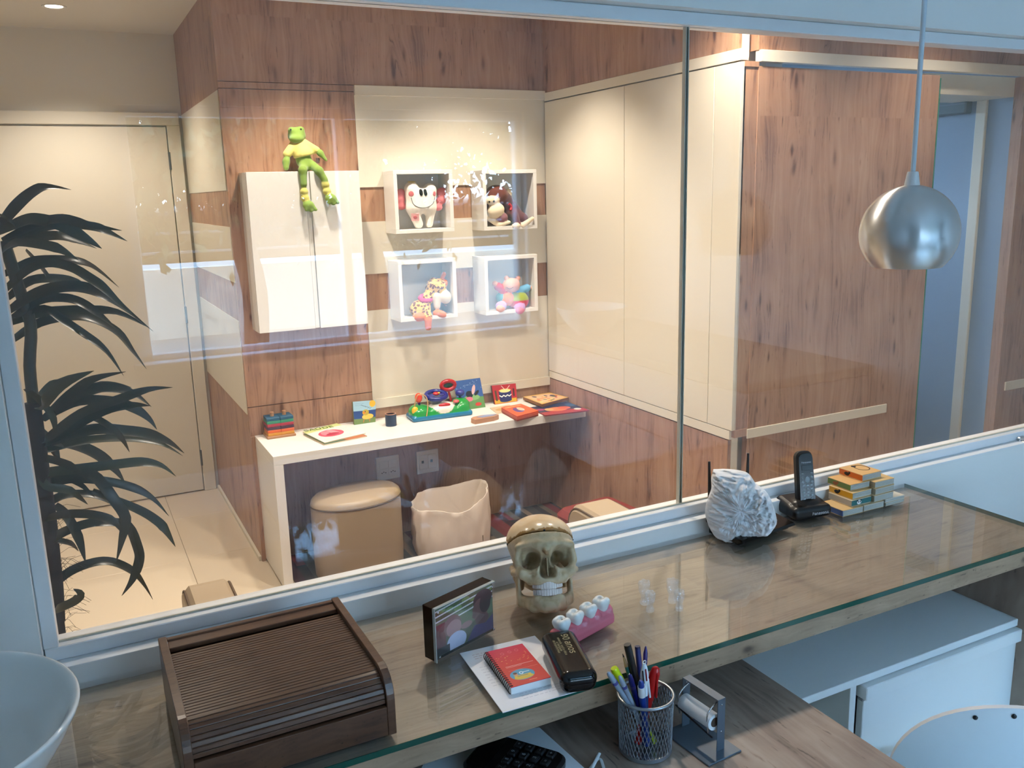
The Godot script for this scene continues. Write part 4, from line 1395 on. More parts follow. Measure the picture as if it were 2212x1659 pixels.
	put(Shape.new().lathe([Vector2(0.021, 0.054), Vector2(0.0262, 0.0552), Vector2(0.0258, 0.058), Vector2(0.021, 0.058), Vector2(0.021, 0.054)], Vector3.ZERO, Basis.IDENTITY, 32).mesh(), "rim", mat("tin_rim", Color(0.62, 0.45, 0.36), 0.5), o)
	# bunny book and drum book
	pr = Print.new(150, 150, Color(0.20, 0.36, 0.62))
	pr.rect(0, 0.62, 1, 0.38, Color(0.36, 0.55, 0.30)).oval(0.55, 0.62, 0.3, 0.1, Color(0.5, 0.68, 0.42)).oval(0.48, 0.5, 0.13, 0.12, Color(0.06, 0.06, 0.08)).oval(0.66, 0.36, 0.06, 0.17, Color(0.88, 0.70, 0.70), 0.4).oval(0.76, 0.48, 0.05, 0.12, Color(0.1, 0.1, 0.12), 0.9).oval(0.44, 0.66, 0.14, 0.08, Color(0.85, 0.45, 0.55)).oval(0.75, 0.86, 0.12, 0.06, Color(0.80, 0.22, 0.18)).oval(0.2, 0.85, 0.12, 0.1, Color(0.3, 0.45, 0.25))
	pr.scribble(0.36, 0.18, 0.55, 1, 0.1, Color(0.95, 0.95, 0.95), 5)
	for i in 12:
		pr.oval(fmod(i * 0.37, 1.0), 0.05 + 0.3 * fmod(i * 0.61, 1.0), 0.012, 0.012, Color(0.8, 0.85, 0.95))
	standing("bunny_book", "tall blue picture book with a black rabbit behind the driving toy", "book", [[990, 886], [1052, 881], [1037, 816], [978, 824]], Y, 0.008, printed("bunny_cover", pr.texture()), card_edge)
	pr = Print.new(160, 120, Color(0.70, 0.12, 0.16))
	pr.rect(0.02, 0.78, 0.96, 0.2, Color(0.82, 0.66, 0.16)).oval(0.5, 0.34, 0.26, 0.12, Color(0.90, 0.78, 0.42)).rect(0.24, 0.34, 0.52, 0.5, Color(0.12, 0.13, 0.35)).oval(0.5, 0.84, 0.26, 0.1, Color(0.12, 0.13, 0.35)).rect(0.08, 0.28, 0.08, 0.55, Color(0.25, 0.25, 0.1)).rect(0.84, 0.26, 0.07, 0.42, Color(0.25, 0.12, 0.1)).oval(0.5, 0.34, 0.22, 0.08, Color(0.94, 0.86, 0.55))
	for i in 6:
		pr.stroke(Vector2(0.25 + 0.083 * i, 0.56 + 0.08 * (i % 2)), Vector2(0.333 + 0.083 * i, 0.64 - 0.08 * (i % 2)), 0.04, Color(0.95, 0.94, 0.9))
	pr.stroke(Vector2(0.38, 0.05), Vector2(0.52, 0.3), 0.025, Color(0.9, 0.85, 0.8)).stroke(Vector2(0.72, 0.08), Vector2(0.56, 0.28), 0.025, Color(0.9, 0.85, 0.8))
	standing("drum_book", "red board book with a drum picture standing against the wood wall", "book", [[1067, 873], [1120, 868], [1114, 828], [1062, 833]], Y, 0.014, printed("drum_cover", pr.texture()), mat("drum_board", Color(0.36, 0.16, 0.12), 0.7))
	# books lying at the right end
	card("flat_book", "pale pastel picture book lying flat before the drum book", "book", [[1074, 893], [1117, 884], [1100, 874], [1058, 881]], Y, 0.004, printed("pastel_cover", Print.new(40, 40, Color(0.80, 0.72, 0.60)).oval(0.4, 0.5, 0.3, 0.2, Color(0.75, 0.6, 0.35)).oval(0.7, 0.3, 0.15, 0.15, Color(0.6, 0.35, 0.3)).texture()), card_edge)
	for i in 3:
		pr = Print.new(80, 64, [Color(0.60, 0.20, 0.12), Color(0.72, 0.26, 0.10), Color(0.86, 0.34, 0.16)][i])
		pr.oval(0.45, 0.5, 0.2, 0.25, Color(0.35, 0.25, 0.5)).oval(0.6, 0.45, 0.12, 0.2, Color(0.8, 0.7, 0.6)).rect(0.1, 0.1, 0.8, 0.06, Color(0.9, 0.75, 0.5))
		card("orange_book", ["red-brown board book at the bottom of the small orange pile", "orange board book in the middle of the small orange pile", "bright orange board book on top of the small orange pile"][i], "book", [[1117, 907 - i * 4], [1163, 895 - i * 4], [1125, 880 - i * 4], [1083, 888 - i * 4]], Y + 0.008 * i, 0.008, printed("orange_cover_%d" % i, pr.texture()), mat("orange_edge_%d" % i, [Color(0.5, 0.2, 0.15), Color(0.7, 0.35, 0.25), Color(0.75, 0.3, 0.15)][i], 0.7), "small orange pile of board books")
	pr = Print.new(160, 110, Color(0.10, 0.14, 0.28))
	pr.rect(0, 0.7, 1, 0.3, Color(0.62, 0.12, 0.16)).oval(0.45, 0.55, 0.24, 0.2, Color(0.85, 0.45, 0.28)).oval(0.3, 0.5, 0.1, 0.14, Color(0.9, 0.62, 0.4)).oval(0.66, 0.5, 0.14, 0.14, Color(0.78, 0.32, 0.2)).oval(0.85, 0.75, 0.08, 0.08, Color(0.9, 0.85, 0.8)).oval(0.12, 0.4, 0.1, 0.12, Color(0.6, 0.2, 0.4)).oval(0.9, 0.3, 0.1, 0.15, Color(0.15, 0.35, 0.5))
	card("picture_book", "large dark blue and red picture book lying at the desk's right end", "book", [[1178, 897], [1273, 886], [1226, 868], [1143, 880]], Y, 0.006, printed("picture_cover", pr.texture()), mat("picture_edge", Color(0.5, 0.14, 0.16), 0.7))
	pr = Print.new(160, 110, Color(0.80, 0.64, 0.30))
	pr.rect(0.06, 0.08, 0.88, 0.84, Color(0.85, 0.70, 0.55))
	var g := RandomNumberGenerator.new()
	g.seed = 21
	for i in 26:
		pr.oval(g.randf_range(0.12, 0.88), g.randf_range(0.15, 0.85), g.randf_range(0.03, 0.08), g.randf_range(0.04, 0.1), [Color(0.75, 0.25, 0.15), Color(0.25, 0.4, 0.3), Color(0.85, 0.5, 0.2), Color(0.3, 0.25, 0.35), Color(0.9, 0.8, 0.5)][i % 5], g.randf())
	card("puzzle_board", "yellow-framed wooden picture puzzle lying behind the picture book", "puzzle", [[1171, 873], [1228, 858], [1187, 848], [1130, 857]], Y + 0.007, 0.016, printed("puzzle_top", pr.texture()), mat("puzzle_edge", Color(0.5, 0.33, 0.2), 0.7))
	# wooden wedge
	var w0 := ph(1026, 917, Y)
	var w1 := ph(1081, 907, Y)
	var dir := (w1 - w0)
	dir.y = 0
	var wl := dir.length()
	var wb := Basis(Vector3.UP, -atan2(dir.z, dir.x))
	o = thing("wooden_wedge", "pale wooden wedge-shaped puzzle piece with a blue tip on the desk", "toy", w0, "", wb)
	put(Shape.new().extrude(PackedVector2Array([Vector2(0, 0), Vector2(wl * 0.75, 0.0), Vector2(wl, 0.014), Vector2(wl * 0.96, 0.034), Vector2(wl * 0.5, 0.055), Vector2(wl * 0.12, 0.05), Vector2(0, 0.036)]), 0.024, Transform3D(Basis(Vector3.RIGHT, -PI / 2), Vector3(0, 0.012, 0)), 0.002).mesh(), "wood_piece", mat("wedge_wood", Color(0.68, 0.50, 0.38), 0.6), o)
	put(Shape.new().extrude(PackedVector2Array([Vector2(wl * 0.35, 0.008), Vector2(wl * 0.75, 0.006), Vector2(wl * 0.92, 0.018), Vector2(wl * 0.6, 0.042), Vector2(wl * 0.2, 0.03)]), 0.002, Transform3D(Basis(Vector3.RIGHT, -PI / 2), Vector3(0, 0.025, 0))).mesh(), "blue_print", mat("wedge_blue", Color(0.52, 0.56, 0.68), 0.6), o)
	make_driving_toy(Y)

func make_driving_toy(Y: float) -> void:
	var a := ph(890, 912, Y)
	var c := ph(1020, 895, Y)
	var dir := c - a
	var L := Vector2(dir.x, dir.z).length()
	var bs := Basis(Vector3.UP, -atan2(dir.z, dir.x))
	var o := thing("driving_toy", "green and white toy dashboard with a blue steering wheel on the desk", "toy", Vector3(a.x, Y, a.z) + bs * Vector3(L / 2, 0, -0.045), "", bs)
	var g := lin(Color(0.10, 0.55, 0.20))
	var wh := lin(Color(0.90, 0.89, 0.85))
	var bl := lin(Color(0.10, 0.45, 0.62))
	var b := Blob.new()
	b.k = 0.012
	b.slab(Vector3(0, 0.012, 0), Vector3(L * 0.50, 0.013, 0.062), 0.012, bl)
	b.slab(Vector3(0, 0.03, 0), Vector3(L * 0.47, 0.022, 0.056), 0.02, g)
	b.egg(Vector3(-L * 0.33, 0.042, 0.0), Vector3(0.052, 0.030, 0.055), g)
	b.egg(Vector3(L * 0.36, 0.045, 0), Vector3(0.045, 0.035, 0.052), g)
	b.egg(Vector3(L * 0.03, 0.045, 0.01), Vector3(0.065, 0.03, 0.055), wh)
	put(b.mesh(0.0055), "dashboard", M.painted_gloss, o)
	var blue := mat("toy_blue", Color(0.06, 0.08, 0.45), 0.2)
	var redm := mat("toy_red", Color(0.68, 0.04, 0.06), 0.2)
	var tilt := Basis(Vector3.RIGHT, 0.28)
	var hub := Vector3(-0.012, 0.105, 0.0)
	put(Shape.new().lathe([Vector2(0.03, 0.0), Vector2(0.02, 0.02), Vector2(0.018, 0.034)], hub + Vector3(0, -0.035, 0), Basis.IDENTITY, 24).mesh(), "column", mat("smoked_plastic", Color(0.42, 0.42, 0.42), 0.15), o)
	var wheel := []
	for i in 33:
		var t := TAU * i / 32
		wheel.append(hub + tilt * Vector3(cos(t) * 0.048, 0, sin(t) * 0.042))
	var sw := put(Shape.new().tube(wheel, 0.0115, 10, false).mesh(), "steering_wheel", blue, o)
	put(boxmesh(Vector3(0.09, 0.012, 0.022), 0.004), "spoke", blue, sw, hub, tilt)
	put(Shape.new().ball(Vector3.ZERO, Vector3(0.016, 0.008, 0.014)).mesh(), "horn_button", redm, sw, hub + Vector3(0, 0.008, 0), tilt)
	put(Shape.new().ball(Vector3.ZERO, Vector3(0.006, 0.004, 0.006)).mesh(), "button", mat("toy_yellow", Color(0.9, 0.7, 0.1), 0.3), sw, hub + Vector3(0.012, 0.012, 0.008), tilt)
	# lever knobs and the round mirror
	var orb := mat("toy_orange", Color(0.90, 0.25, 0.05), 0.25)
	put(Shape.new().tube([Vector3(-L * 0.33, 0.06, 0.01), Vector3(-L * 0.34, 0.095, 0.01)], 0.006, 8).mesh(), "lever", blue, o)
	put(Shape.new().ball(Vector3(-L * 0.34, 0.105, 0.01), Vector3(0.018, 0.024, 0.016)).mesh(), "lever_knob", orb, o)
	put(Shape.new().tube(curve([Vector3(-L * 0.44, 0.06, 0.03), Vector3(-L * 0.38, 0.12, 0.03), Vector3(-L * 0.26, 0.118, 0.035), Vector3(-L * 0.23, 0.08, 0.045), Vector3(-L * 0.28, 0.025, 0.065)], 5), 0.0028, 6).mesh(), "cord", mat("toy_cord", Color(0.72, 0.55, 0.35), 0.6), o)
	put(Shape.new().tube([Vector3(L * 0.24, 0.06, -0.03), Vector3(L * 0.2, 0.12, -0.03)], 0.006, 8).mesh(), "mirror_stalk", redm, o)
	var rim := []
	for i in 25:
		var t := TAU * i / 24
		rim.append(Vector3(L * 0.2 + cos(t) * 0.034, 0.14 + sin(t) * 0.022, -0.03))
	var mi := put(Shape.new().tube(rim, 0.0105, 10, false).mesh(), "mirror_rim", redm, o)
	put(Shape.new().ball(Vector3(L * 0.2, 0.14, -0.032), Vector3(0.033, 0.021, 0.004)).mesh(), "mirror", mat("toy_mirror", Color(0.10, 0.28, 0.16), 0.1, 0.5), mi)
	put(Shape.new().tube([Vector3(L * 0.36, 0.07, 0.0), Vector3(L * 0.36, 0.09, 0.0)], 0.006, 8).mesh(), "shift_stick", blue, o)
	put(Shape.new().ball(Vector3(L * 0.36, 0.103, 0.0), Vector3(0.023, 0.017, 0.02)).mesh(), "shift_knob", mat("toy_violet", Color(0.15, 0.15, 0.50), 0.2), o)
	put(Shape.new().ball(Vector3(L * 0.04, 0.064, 0.048), Vector3(0.030, 0.010, 0.010)).mesh(), "red_keys", redm, o)
	put(Shape.new().ball(Vector3(L * 0.25, 0.072, 0.035), Vector3(0.016, 0.009, 0.012)).mesh(), "pink_button", mat("toy_pink", Color(0.80, 0.30, 0.30), 0.3), o)
	put(Shape.new().ball(Vector3(-L * 0.43, 0.05, 0.035), Vector3(0.017, 0.02, 0.012)).mesh(), "yellow_light", M.toy_yellow, o)

# ---------------------------------------------------------------- reception counter, desk and what stands on them
func make_counter() -> void:
	var c := thing("reception_counter", "long grey-brown wood counter fixed under the reception window", "counter", Vector3(0.4, 0.0, -1.34))
	put(boxmesh(Vector3(3.165, 0.036, 0.4275), 0.001), "worktop", M.counter_wood, c, Vector3(-0.0175, 0.8215, -0.0015))
	put(boxmesh(Vector3(3.165, 0.036, 0.0018), 0.0004), "front_edging", M.edge_wood, c, Vector3(-0.0175, 0.8215, 0.2133))
	put(boxmesh(Vector3(0.028, 0.803, 0.40), 0.001), "end_panel", M.desk_wood, c, Vector3(1.551, 0.4015, -0.0155))
	put(boxmesh(Vector3(0.028, 0.803, 0.40), 0.001), "end_panel", M.desk_wood, c, Vector3(-1.57, 0.4015, -0.0155))
	var g := thing("glass_counter_cover", "clear glass sheet with green edges covering the wood counter", "glass sheet", Vector3(0.4, 0.8397, -1.34))
	put(boxmesh(Vector3(3.16, 0.0101, 0.426)), "glass_sheet", M.clear_glass, g, Vector3(-0.0175, 0.00525, -0.0005))
	put(boxmesh(Vector3(3.164, 0.0100, 0.0012)), "front_edge", M.glass_edge, g, Vector3(-0.0175, 0.0052, 0.2135))
	put(boxmesh(Vector3(0.0012, 0.0100, 0.426)), "side_edge", M.glass_edge, g, Vector3(1.564, 0.0052, -0.0005))
	# low desk running towards the camera
	var d := thing("low_desk", "low brown knotty wood desk running out from under the counter", "desk", Vector3(0.45, 0, -0.78))
	put(boxmesh(Vector3(1.322, 0.028, 1.3), 0.001), "desktop", M.desk_wood, d, Vector3(0.0, 0.716, 0.0))
	put(boxmesh(Vector3(0.03, 0.70, 1.2), 0.001), "side_panel", M.desk_wood, d, Vector3(-0.62, 0.351, 0.0))
	put(boxmesh(Vector3(0.03, 0.70, 0.06), 0.001), "leg", M.desk_wood, d, Vector3(0.60, 0.351, 0.58))
	# white low cabinet
	var p := thing("low_cabinet", "low white cabinet with a lipped door under the counter's right end", "cabinet", Vector3(1.15, 0, -1.35))
	var w: Material = M.white_lacquer
	var x0 := 1.13 - 1.15
	var x1 := 1.948 - 1.15
	put(boxmesh(Vector3(x1 - x0, 0.018, 0.34), 0.001), "top", w, p, Vector3((x0 + x1) / 2, 0.611, -0.01))
	for x in [x0 + 0.009, 1.40 - 1.15, x1 - 0.009]:
		put(boxmesh(Vector3(0.018, 0.60, 0.33), 0.001), "upright", w, p, Vector3(x, 0.301, -0.012))
	put(boxmesh(Vector3(x1 - x0 - 0.036, 0.59, 0.012)), "back", w, p, Vector3((x0 + x1) / 2, 0.3, -0.17))
	put(boxmesh(Vector3(x1 - x0 - 0.036, 0.018, 0.30)), "shelf", w, p, Vector3((x0 + x1) / 2, 0.3, -0.015))
	var dx0 := 1.416 - 1.15
	var dw := put(boxmesh(Vector3(x1 - dx0 - 0.003, 0.57, 0.018), 0.0015), "door", w, p, Vector3((x1 + dx0) / 2 + 0.006, 0.275, 0.152))
	put(boxmesh(Vector3(x1 - dx0 - 0.003, 0.032, 0.03), 0.002), "door_lip", w, dw, Vector3(-0.006, 0.3075, 0.006))
	put(boxmesh(Vector3(x1 - dx0 - 0.003, 0.005, 0.012)), "pull_groove", mat("groove_grey", Color(0.55, 0.55, 0.56), 0.6), dw, Vector3(-0.004, 0.2875, 0.003))

func chair(at: Vector3, turn: float, label: String, shell: Material) -> void:
	var o := thing("shell_chair", label, "chair", at, "", Basis(Vector3.UP, turn))
	# backrest: a rounded dish, its outer side towards -z of the chair
	for part in ["backrest", "seat"]:
		var outer := []
		var inner := []
		var rings := 9
		for r in rings + 1:
			var rowo := []
			var rowi := []
			for s in 56:
				var t := TAU * s / 56
				var ex := 0.96
				var cx := signf(cos(t)) * pow(absf(cos(t)), ex)
				var sy := signf(sin(t)) * pow(absf(sin(t)), ex)
				var k := float(r) / rings
				var x := cx * 0.205 * k
				var y := sy * 0.19 * k
				var bow := 0.9 * x * x + 0.25 * y * y
				if part == "backrest":
					rowo.append(Vector3(x, 0.62 + y, -0.2 + bow - 0.12 * y - 0.005))
					rowi.append(Vector3(x, 0.62 + y, -0.2 + bow - 0.12 * y + 0.005))
				else:
					rowo.append(Vector3(x * 1.0, 0.435 + bow * 0.8 - 0.005, y * 1.1))
					rowi.append(Vector3(x * 1.0, 0.435 + bow * 0.8 + 0.005, y * 1.1))
			outer.append(rowo)
			inner.append(rowi)
		var sh := Shape.new()
		sh.grid(inner, true, part == "seat")
		sh.grid(outer, true, part != "seat")
		sh.grid([outer[-1], inner[-1]], true, part != "seat")
		put(sh.mesh(), part, shell, o)
	for x in [-0.085, -0.03, 0.03, 0.085]:
		var y := 0.182 * sqrt(1.0 - pow(x / 0.205, 2)) - 0.006
		put(Shape.new().ball(Vector3.ZERO, Vector3(0.0042, 0.0042, 0.0025), Basis.IDENTITY, 12, 6).mesh(), "screw", M.black_plastic, o, Vector3(x, 0.62 + y, -0.2 + 0.9 * x * x + 0.25 * y * y - 0.12 * y - 0.006))
	put(Shape.new().tube([Vector3(0, 0.43, -0.15), Vector3(0, 0.46, -0.215), Vector3(0, 0.56, -0.212)], 0.014, 8).mesh(), "back_support", M.grey_metal, o)
	for sx in [-1, 1]:
		for sz in [-1, 1]:
			put(Shape.new().tube([Vector3(sx * 0.11, 0.42, sz * 0.11), Vector3(sx * 0.2, 0.0, sz * 0.2)], [0.014, 0.009], 10).mesh(), "leg", mat("beech", Color(0.62, 0.45, 0.30), 0.5), o)

func basin(called_label: String, at: Vector3) -> void:
	var o := thing("vessel_basin", called_label, "basin", at)
	var prof := [Vector2(0.0, 0.0), Vector2(0.075, 0.0), Vector2(0.083, 0.004), Vector2(0.11, 0.028), Vector2(0.15, 0.07), Vector2(0.182, 0.115), Vector2(0.2, 0.147), Vector2(0.2035, 0.155), Vector2(0.202, 0.1585), Vector2(0.198, 0.158), Vector2(0.19, 0.148), Vector2(0.172, 0.115), Vector2(0.14, 0.07), Vector2(0.10, 0.035), Vector2(0.06, 0.018), Vector2(0.0, 0.013)]
	var pts := []
	for p in prof:
		pts.append(p)
	put(Shape.new().lathe(curve(pts.slice(2), 3), Vector3.ZERO, Basis.IDENTITY, 72).mesh(), "bowl", M.porcelain, o)
	put(Shape.new().lathe([Vector2(0, 0), Vector2(0.083, 0.0), Vector2(0.083, 0.006)], Vector3.ZERO, Basis.IDENTITY, 48).mesh(), "foot", M.porcelain, o)
	put(Shape.new().lathe([Vector2(0.022, 0.014), Vector2(0.02, 0.018), Vector2(0.0, 0.019)], Vector3.ZERO, Basis.IDENTITY, 24).mesh(), "drain", M.steel, o)

func make_pendant() -> void:
	var c := pz(1963, 503, -1.33)
	var o := thing("pendant_lamp", "brushed aluminium globe pendant lamp hanging over the counter", "pendant lamp", c)
	var R := 0.1015
	var prof := []
	for i in 33:
		var t := lerpf(-0.80, PI / 2 - 0.07, i / 32.0)
		prof.append(Vector2(cos(t) * R, sin(t) * R))
	put(Shape.new().lathe(prof, Vector3.ZERO, Basis.IDENTITY, 96).mesh(), "shade", M.brushed_aluminium, o)
	var ins := []
	for i in 33:
		var t := lerpf(PI / 2 - 0.07, -0.80, i / 32.0)
		ins.append(Vector2(cos(t) * (R - 0.0015), sin(t) * (R - 0.0015)))
	put(Shape.new().lathe(ins, Vector3.ZERO, Basis.IDENTITY, 64).mesh(), "inner_lining", M.white_paint, o)
	put(Shape.new().lathe([Vector2(0.0, 0.097), Vector2(0.0155, 0.1), Vector2(0.0155, 0.103), Vector2(0.0115, 0.127), Vector2(0.0105, 0.129), Vector2(0.0, 0.129)], Vector3.ZERO, Basis.IDENTITY, 24).mesh(), "cap", M.white_plastic, o)
	put(Shape.new().tube([Vector3(0, 0.128, 0), Vector3(0, 2.6 - c.y, 0)], 0.0052, 12).mesh(), "cord", M.clear_cord, o)
	put(Shape.new().lathe([Vector2(0.0, -0.05), Vector2(0.025, -0.04), Vector2(0.03, -0.02), Vector2(0.022, 0.01), Vector2(0.014, 0.03), Vector2(0.014, 0.07), Vector2(0.0, 0.07)], Vector3.ZERO, Basis.IDENTITY, 24).mesh(), "bulb", mat("opal_glass", Color(0.85, 0.85, 0.83), 0.2), o)
	put(Shape.new().lathe([Vector2(0.0, 0), Vector2(0.05, 0), Vector2(0.05, 0.02), Vector2(0.0, 0.02)], Vector3(0, 2.58 - c.y, 0), Basis.IDENTITY, 32).mesh(), "ceiling_rose", M.white_plastic, o)

func make_roll_box() -> void:
	var o := thing("tambour_box", "dark walnut roll-top box with a slatted tambour lid", "box", Vector3(0.2165, TOP, -1.3025))
	var m: Material = M.walnut
	var W := 0.303
	var D := 0.295
	var H := 0.1
	var r := 0.042
	# side profile in (z, y): z grows towards the room
	var prof := PackedVector2Array([Vector2(-D / 2, 0), Vector2(D / 2, 0), Vector2(D / 2, H - r)])
	for i in 9:
		var t := PI / 2 * i / 8
		prof.append(Vector2(D / 2 - r + cos(t) * r, H - r + sin(t) * r))
	prof.append(Vector2(-D / 2, H))
	for s in [-1, 1]:
		put(Shape.new().extrude(prof, 0.013, Transform3D(Basis(Vector3(0, 0, 1), Vector3(0, 1, 0), Vector3(-1, 0, 0)), Vector3(s * (W / 2 - 0.0065), 0, 0)), 0.001).mesh(), "side_panel", m, o)
	put(boxmesh(Vector3(W - 0.026, H - 0.002, 0.01), 0.001), "back_panel", m, o, Vector3(0, H / 2 - 0.001, -D / 2 + 0.005))
	put(boxmesh(Vector3(W - 0.026, 0.008, 0.026), 0.001), "fixed_top_strip", m, o, Vector3(0, H - 0.009, -D / 2 + 0.023))
	put(boxmesh(Vector3(W - 0.026, 0.047, 0.01), 0.001), "front_panel", m, o, Vector3(0, 0.0235, D / 2 - 0.0055))
	put(boxmesh(Vector3(W - 0.026, 0.008, D - 0.02)), "bottom_panel", m, o, Vector3(0, 0.005, 0))
	# tambour slats along the recessed track: back to front, then over the curve and down
	var inset := 0.0085
	var path := []
	var z := -D / 2 + 0.052
	while z < D / 2 - r:
		path.append([Vector2(z, H - inset), 0.0])
		z += 0.0079
	var rr := r - inset
	var a := 0.0
	while a < PI / 2:
		path.append([Vector2(D / 2 - r + sin(a) * rr, H - r + cos(a) * rr), a])
		a += 0.0079 / rr
	var y := H - r - 0.003
	while y > 0.05:
		path.append([Vector2(D / 2 - inset, y), PI / 2])
		y -= 0.0079
	var slat := Shape.new().extrude(PackedVector2Array([Vector2(-0.0037, -0.003), Vector2(0.0037, -0.003), Vector2(0.0037, 0.0008), Vector2(0.0026, 0.0018), Vector2(-0.0026, 0.0018), Vector2(-0.0037, 0.0008)]), W - 0.027, Transform3D(Basis(Vector3(0, 0, 1), Vector3(0, 1, 0), Vector3(-1, 0, 0)), Vector3.ZERO)).mesh()
	for q in path:
		put(slat, "slat", m, o, Vector3(0, q[0].y - 0.0018, q[0].x), Basis(Vector3.RIGHT, q[1]))
	put(boxmesh(Vector3(W - 0.03, 0.02, D - 0.06)), "inner_tray", m, o, Vector3(0, 0.02, -0.004))

func make_photo_frame() -> void:
	var a := ph(945, 1433, TOP)
	var b := ph(1073, 1365, TOP)
	var x := (b - a).normalized()
	var bs := Basis(x, Vector3.UP, x.cross(Vector3.UP))
	var w := (b - a).length()
	var h := pz(944, 1317, a.z).y - TOP
	var pr := Print.new(300, 210, Color(0.35, 0.45, 0.33))
	# a blurred snapshot: railings in a garden, a small child and a man in profile
	pr.rect(0, 0, 1, 0.28, Color(0.20, 0.34, 0.17))
	for i in 7:
		pr.oval(0.1 + 0.14 * i, 0.08 + 0.05 * (i % 3), 0.07, 0.05, Color(0.42, 0.55, 0.30))
	for i in 4:
		pr.stroke(Vector2(0.0, 0.06 + 0.11 * i), Vector2(1.0, -0.05 + 0.11 * i), 0.022, Color(0.82, 0.83, 0.86))
	pr.rect(0, 0.62, 1, 0.38, Color(0.30, 0.36, 0.28)).rect(0, 0.35, 0.16, 0.65, Color(0.38, 0.16, 0.18))
	pr.oval(0.28, 0.50, 0.15, 0.22, Color(0.45, 0.33, 0.34)).oval(0.30, 0.56, 0.13, 0.17, Color(0.62, 0.47, 0.48)).oval(0.34, 0.86, 0.17, 0.2, Color(0.78, 0.80, 0.90)).oval(0.52, 0.62, 0.1, 0.07, Color(0.55, 0.42, 0.42))
	pr.oval(0.82, 0.24, 0.17, 0.2, Color(0.12, 0.09, 0.11)).oval(0.77, 0.44, 0.14, 0.24, Color(0.42, 0.29, 0.28)).oval(0.86, 0.35, 0.1, 0.2, Color(0.15, 0.11, 0.12)).oval(0.80, 0.66, 0.12, 0.12, Color(0.36, 0.25, 0.26)).poly([[0.52, 1.0], [0.66, 0.72], [0.86, 0.78], [1.0, 0.66], [1.0, 1.0]], Color(0.24, 0.23, 0.42)).rect(0.0, 0.84, 0.22, 0.16, Color(0.12, 0.09, 0.10)).oval(0.66, 0.52, 0.035, 0.05, Color(0.36, 0.25, 0.25))
	var o := thing("photo_frame", "black block photo frame with a clear front and a family snapshot", "picture frame", Vector3((a.x + b.x) / 2, TOP, (a.z + b.z) / 2), "", bs)
	put(boxmesh(Vector3(w, h, 0.026), 0.0008), "block", M.black_gloss, o, Vector3(0, h / 2, -0.0205))
	put(Shape.new_quad(Vector3(-w / 2 + 0.006, 0.006, -0.0068), Vector3(w / 2 - 0.002, 0.006, -0.0068), Vector3(w / 2 - 0.002, h - 0.004, -0.0068), Vector3(-w / 2 + 0.006, h - 0.004, -0.0068)), "snapshot", printed("snapshot_print", pr.texture(), 0.4), o)
	put(boxmesh(Vector3(w, h, 0.006)), "clear_plate", M.clear_glass, o, Vector3(0, h / 2, -0.0035))
	put(boxmesh(Vector3(0.0016, h, 0.0062)), "plate_edge", mat("plate_edge", Color(0.70, 0.72, 0.70), 0.1), o, Vector3(-w / 2 - 0.0003, h / 2, -0.0035))
	put(boxmesh(Vector3(w, 0.0016, 0.0062)), "plate_edge", M.plate_edge, o, Vector3(0, h + 0.0003, -0.0035))
	for s in [[-1, 0.008], [1, 0.008], [-1, h - 0.008], [1, h - 0.008]]:
		put(Shape.new().ball(Vector3.ZERO, Vector3(0.0025, 0.0025, 0.0012), Basis.IDENTITY, 10, 6).mesh(), "magnet", M.steel, o, Vector3(s[0] * (w / 2 - 0.007), s[1], 0.0))

